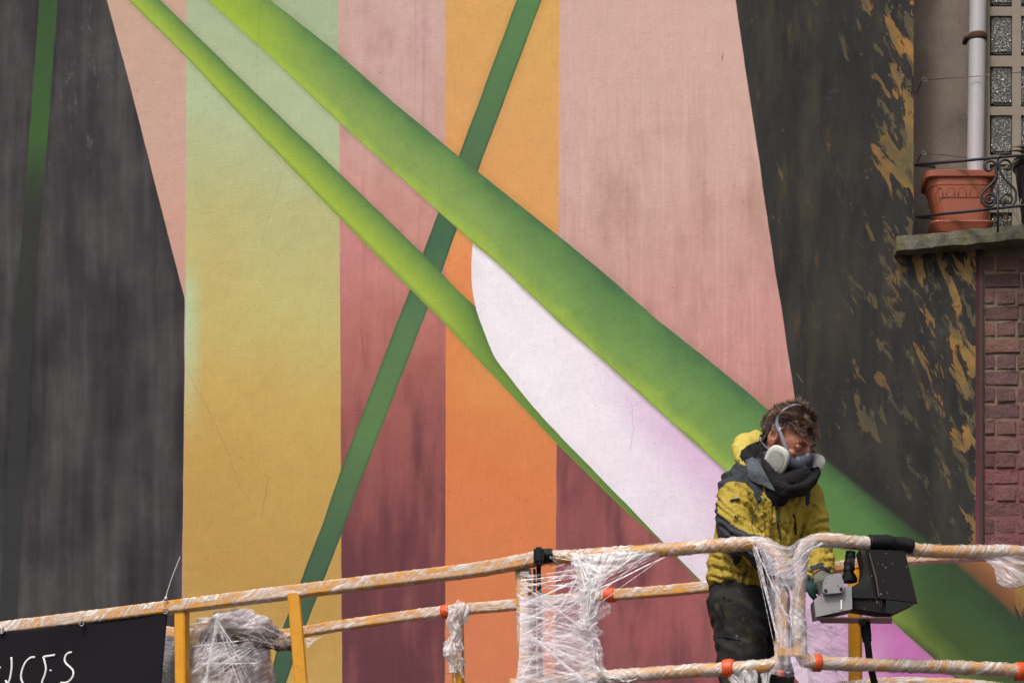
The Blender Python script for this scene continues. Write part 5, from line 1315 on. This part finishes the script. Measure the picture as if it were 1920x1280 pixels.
# press the eye sockets in
for s_ in (-1, 1):
    e_ = H(s_*.031, -.092, .008)
    Vb = [p+(HM @ Vector((0, 1, 0)))*(.013*max(0, 1-((p-e_).length/.026)**2)) if (p-e_).length < .026 else p for p in Vb]
    ea = H(s_*.091, .010, .004)
    Vb = [p+(HM @ Vector((-s_, 0, 0)))*(.006*max(0, 1-((p-ea).length/.014)**2)) if (p-ea).length < .014 else p for p in Vb]
head = make('head', Vb, Fb, M['skin'], person, smooth=True)
for s_ in (-1, 1):
    mb = MB(); v, f = sphere_vf(H(s_*.031, -.074, .008), .0125, nu=16, nv=10); mb.add(v, f); ey = mb.build('eye', M['eye'], head, smooth=True)
    # heavy upper lid looking down
    mb = MB(); v, f = sphere_vf((0, 0, 0), (.0150, .0140, .0125), nu=20, nv=12); mb.add([H(s_*.031, -.074, .0105)+HM @ p for p in v], f); mb.build('eyelid', M['skin'], head, smooth=True)
    # eyebrow
    mb = MB()
    for k in range(70):
        t = k/69; x = s_*(.012+.036*t); z = .026+.008*math.sin(t*2.6)+random.uniform(-.003, .003); a = H(x, -.0925+.016*t, z)
        b_ = a+HM @ Vector((s_*.008, -.003, random.uniform(-.001, .004))); mb.add(*sweep([a, a.lerp(b_, .5)+HM @ Vector((0, -.001, 0)), b_], [.0007, .0006, .0002], circ(3)))
    mb.build('eyebrow', M['hair'], head)
# -- hair
hm = MB()
cap_v, cap_f = sphere_vf((0, .018, .030), (.078, .096, .085), nu=36, nv=24)
kv = []
for p in cap_v:
    q = p.copy()
    kv.append(HC+HM @ (q+(q-Vector((0, .018, .03))).normalized()*.003*noise.noise(q*60)))
def hair_zone(q):   # scalp in local coordinates
    return q.z > .056-(1.05*(q.y+.02) if q.y > -.02 else .12*(q.y+.02)) and not (abs(q.x) > .046 and q.y < .046 and q.z < .040)
ff_ = [f for f in cap_f if all(hair_zone(cap_v[i]) for i in f)]
hm.add(kv, ff_)
random.seed(5)
locks = 0
while locks < 5200:
    a = random.uniform(0, 2*math.pi); z = random.uniform(-1, 1); s_ = math.sqrt(1-z*z); n = Vector((s_*math.cos(a), s_*math.sin(a), z))
    q = Vector((n.x*.077, .018+n.y*.095, .030+n.z*.084))
    if not hair_zone(q): continue
    locks += 1
    top_ = max(0, n.z); front = max(0, -n.y)
    L = .010+.020*top_+.012*front+random.uniform(-.004, .010)*(.4+top_)
    fl = Vector((.5*noise.noise(q*22), .8*noise.noise(q*20+Vector((5, 0, 0)))-.35*front+.25, .6*noise.noise(q*24+Vector((0, 7, 0)))-.45*(1-top_)))
    curl = Vector((noise.noise(q*40), noise.noise(q*40+Vector((3, 3, 3))), noise.noise(q*38+Vector((8, 1, 0)))))
    d_ = (n*(.30+.25*top_)+fl*.9+Vector((0, -.30, .0))*(.3+front)+Vector((-.2, 0, 0))*top_).normalized(); pts = []
    for i in range(5):
        t = i/4; pts.append(q+n*.004*math.sin(t*3.1)*(1+top_)+d_*L*t+curl*.036*t*t+HM.inverted() @ Vector((0, 0, -.005*t*t)))
    w0 = random.uniform(.0006, .0013)
    v, f, u = sweep([HC+HM @ p for p in pts], [w0*.8, w0, w0*.85, w0*.5, .0002], circ(3), cap=False)
    hm.add(v, f, u, mi=(1 if noise.noise(q*26+Vector((2, 2, 2)))+random.uniform(-.4, .4)+(.22 if q.y < .02 else -.05) > .12 else 0))
hair = hm.build('hair', None, person, mats=[M['hair'], M['hair2']], smooth=True)
random.seed(11)
# small tuft that sticks up over the strap
mb = MB()
for k in range(26):
    a = H(random.uniform(-.030, -.006), random.uniform(.030, .045), .112); b_ = a+Vector((random.uniform(-.016, .012), random.uniform(-.01, .01), random.uniform(.010, .024)))
    mb.add(*sweep([a, a.lerp(b_, .5)+Vector((.003, 0, .003)), b_], [.0012, .001, .0002], circ(3)))
mb.build('hair_tuft', M['hair'], hair)

# -- respirator
rs = MB(); 
def rb(c_, r_, rot=None, mbx=None):
    v, f = sphere_vf((0, 0, 0), r_, nu=28, nv=18); c_ = tuple(q*w_ for q, w_ in zip(c_, (1.1, 1.04, 1.04))); r_ = tuple(q*1.1 for q in r_); Mx = HM @ rot if rot is not None else HM; (mbx or rs).add([HC+HM @ Vector(c_)+Mx @ p for p in v], f)
rb((0, -.088, -.052), (.044, .038, .046)); rb((0, -.104, -.020), (.019, .026, .032)); rb((0, -.108, -.058), (.026, .028, .028)); rb((0, -.086, -.086), (.030, .026, .018))
for s_ in (-1, 1):
    capsule(rs, [H(s_*.020, -.098, -.052), H(s_*.058, -.078, -.056)], [.024, .022]); capsule(rs, [H(s_*.03, -.075, -.045), H(s_*.058, -.050, -.022)], [.010, .006])
Vr, Nr, Fr = remesh(rs, .0036, 2)
resp = make('respirator', Vr, Fr, M['mask'], person, smooth=True)
# exhale valve
mb = MB(); pts = [H(0, -.130, -.064), H(0, -.140, -.067)]; v, f, u = sweep(pts, .019, circ(20)); mb.add(v, f, u); v, f, u = sweep([H(0, -.139, -.067), H(0, -.1425, -.068)], .015, circ(20)); mb.add(v, f, u); mb.build('exhale_valve', M['mask'], resp)
def cartridge(s_):
    # disc: rounded box shape, axis pointing sideways and forward
    ax = (HM @ Vector((s_*.90, -.36, -.10))).normalized(); c_ = H(s_*.088, -.056, -.062) if s_ < 0 else H(.090, -.082, -.046)
    upv = (HM @ Vector((0, 0, 1))); upv = (upv-ax*upv.dot(ax)).normalized(); sd_ = ax.cross(upv)
    def rg(off, r, k=1.0): r = r*1.12; return [c_+ax*off+upv*(r*1.15*math.copysign(abs(math.sin(t))**.75, math.sin(t)))+sd_*(r*.98*math.copysign(abs(math.cos(t))**.75, math.cos(t))) for t in [2*math.pi*i/32 for i in range(32)]]
    mb = MB(); mb.add(*loft([rg(-.022, .030), rg(-.018, .037), rg(-.002, .0395), rg(.004, .0415), rg(.012, .0415), rg(.018, .038), rg(.0185, .030)])); o = mb.build('filter_cartridge', M['cart'], resp)
    for p_ in o.data.polygons: p_.use_smooth = True
    mb = MB(); mb.add(*loft([rg(.0175, .030), rg(.0150+.006, .0285), rg(.0215, .022), rg(.0225, .008)])); mb.build('filter_pad', M['filter'], resp)
    mb = MB(); mb.add(*loft([rg(-.024, .026), rg(-.036, .018)])); mb.build('bayonet_neck', M['mask'], resp)
cartridge(-1); cartridge(1)
# straps
def strap(pts, wdt=.0055, th=.0014):
    cp = resample(catmull([H(*p) for p in pts], 8), .005); V = []; Fc = []
    for i, p in enumerate(cp):
        t = (cp[min(i+1, len(cp)-1)]-cp[max(i-1, 0)]).normalized(); nrm = (p-H(0, .015, .01)).normalized(); s2 = t.cross(nrm).normalized()*wdt; n2 = s2.cross(t).normalized()*th
        V += [p-s2-n2, p+s2-n2, p+s2+n2, p-s2+n2]
    for i in range(len(cp)-1):
        for j in range(4): Fc.append((i*4+j, i*4+(j+1) % 4, (i+1)*4+(j+1) % 4, (i+1)*4+j))
    mb = MB(); mb.add(V, Fc); return mb.build('head_strap', M['strap'], resp)
for s_ in (-1, 1):
    strap([(s_*.050, -.088, -.036), (s_*.075, -.061, -.010), (s_*.0855, -.020, .023), (s_*.088, .018, .050), (s_*.079, .031, .088), (s_*.044, .024, .126), (0, .02, .137)])
    strap([(s_*.060, -.060, -.055), (s_*.074, -.02, -.050), (s_*.080, .030, -.045), (s_*.060, .09, -.03), (0, .112, -.02)], .004)
    mb = MB(); v, f = box_vf((0, 0, 0), .004, .014, .014, bev=.001); mb.add([H(s_*.0865, -.002, .036)+HM @ p for p in v], f); mb.build('strap_buckle', M['cart'], resp)

# -- hands (gloved): palm, four curled fingers and a thumb that close round what they hold
def hand(name, wrist, palm_dir, palm_n, thumb_side, mat, curl=1.0):
    """palm_dir: from wrist to knuckles; palm_n: out of the back of the hand"""
    a = palm_dir.normalized(); n = (palm_n-a*palm_n.dot(a)).normalized(); s_ = a.cross(n)*thumb_side
    mb = MB()
    capsule(mb, [wrist-a*.03, wrist+a*.01], [.029, .028])
    for k in range(4):   # palm as four short metacarpals
        o_ = s_*(.030-.020*k); capsule(mb, [wrist+a*.012+o_*.6, wrist+a*(.085-.004*k)+o_], [.017, .0135])
    v0, n0, f0 = remesh(mb, .004, 2)
    full = MB(); full.add(v0, f0)
    for k, (L1, L2, L3) in enumerate(((.040, .024, .019), (.045, .028, .020), (.041, .026, .020), (.032, .019, .017))):
        o_ = s_*(.030-.020*k); p = wrist+a*(.082-.004*k)+o_; pts = [p-a*.02, p]; ang = 0
        for L, da in ((L1, 38*curl), (L2, 60*curl), (L3, 40*curl)):
            ang += da; p = p+(a*math.cos(R(ang))-n*math.sin(R(ang)))*L; pts.append(p)
        capsule(full, pts, [.0105, .0108, .0100, .0094, .0082], 4, 10)
    p = wrist+a*.022+s_*.026; t1 = (s_*.75+a*.6-n*.35).normalized(); t2 = (a*.85+s_*.1-n*.5).normalized()
    capsule(full, [wrist+a*.012+s_*.012, p, p+t1*.032, p+t1*.032+t2*.034], [.015, .0145, .0120, .0098], 4, 10)
    v1, n1, f1 = remesh(full, .0034, 1)
    v1 = [q+m_*.0012*noise.noise(q*120) for q, m_ in zip(v1, n1)]
    return make(name, v1, f1, mat, person, smooth=True)
hand('glove', RW+Vector((.02, -.01, -.008)), Vector((.75, -.12, -.30)), Vector((.1, -.55, .8)), 1, M['glove_teal'], .55)
hand('glove', LW+Vector((.004, -.02, -.010)), Vector((.12, -.65, -.38)), Vector((-.1, -.3, .9)), 1, M['glove_grey'], .8)
# cuffs
def cuff(p, ax, r, mat):
    ax = ax.normalized(); pts = [p-ax*.022, p-ax*.01, p+ax*.006, p+ax*.018]; mb = MB(); v, f, u = sweep(resample(pts, .004), r, circ(24), fn=wrapfn(14, .10)); mb.add(v, f, u); mb.build('cuff', mat, jacket, smooth=True)
cuff(LW+Vector((0, -.012, -.008)), LW-LE, .044, M['charcoal']); cuff(RW, RW-RE, .043, M['charcoal'])
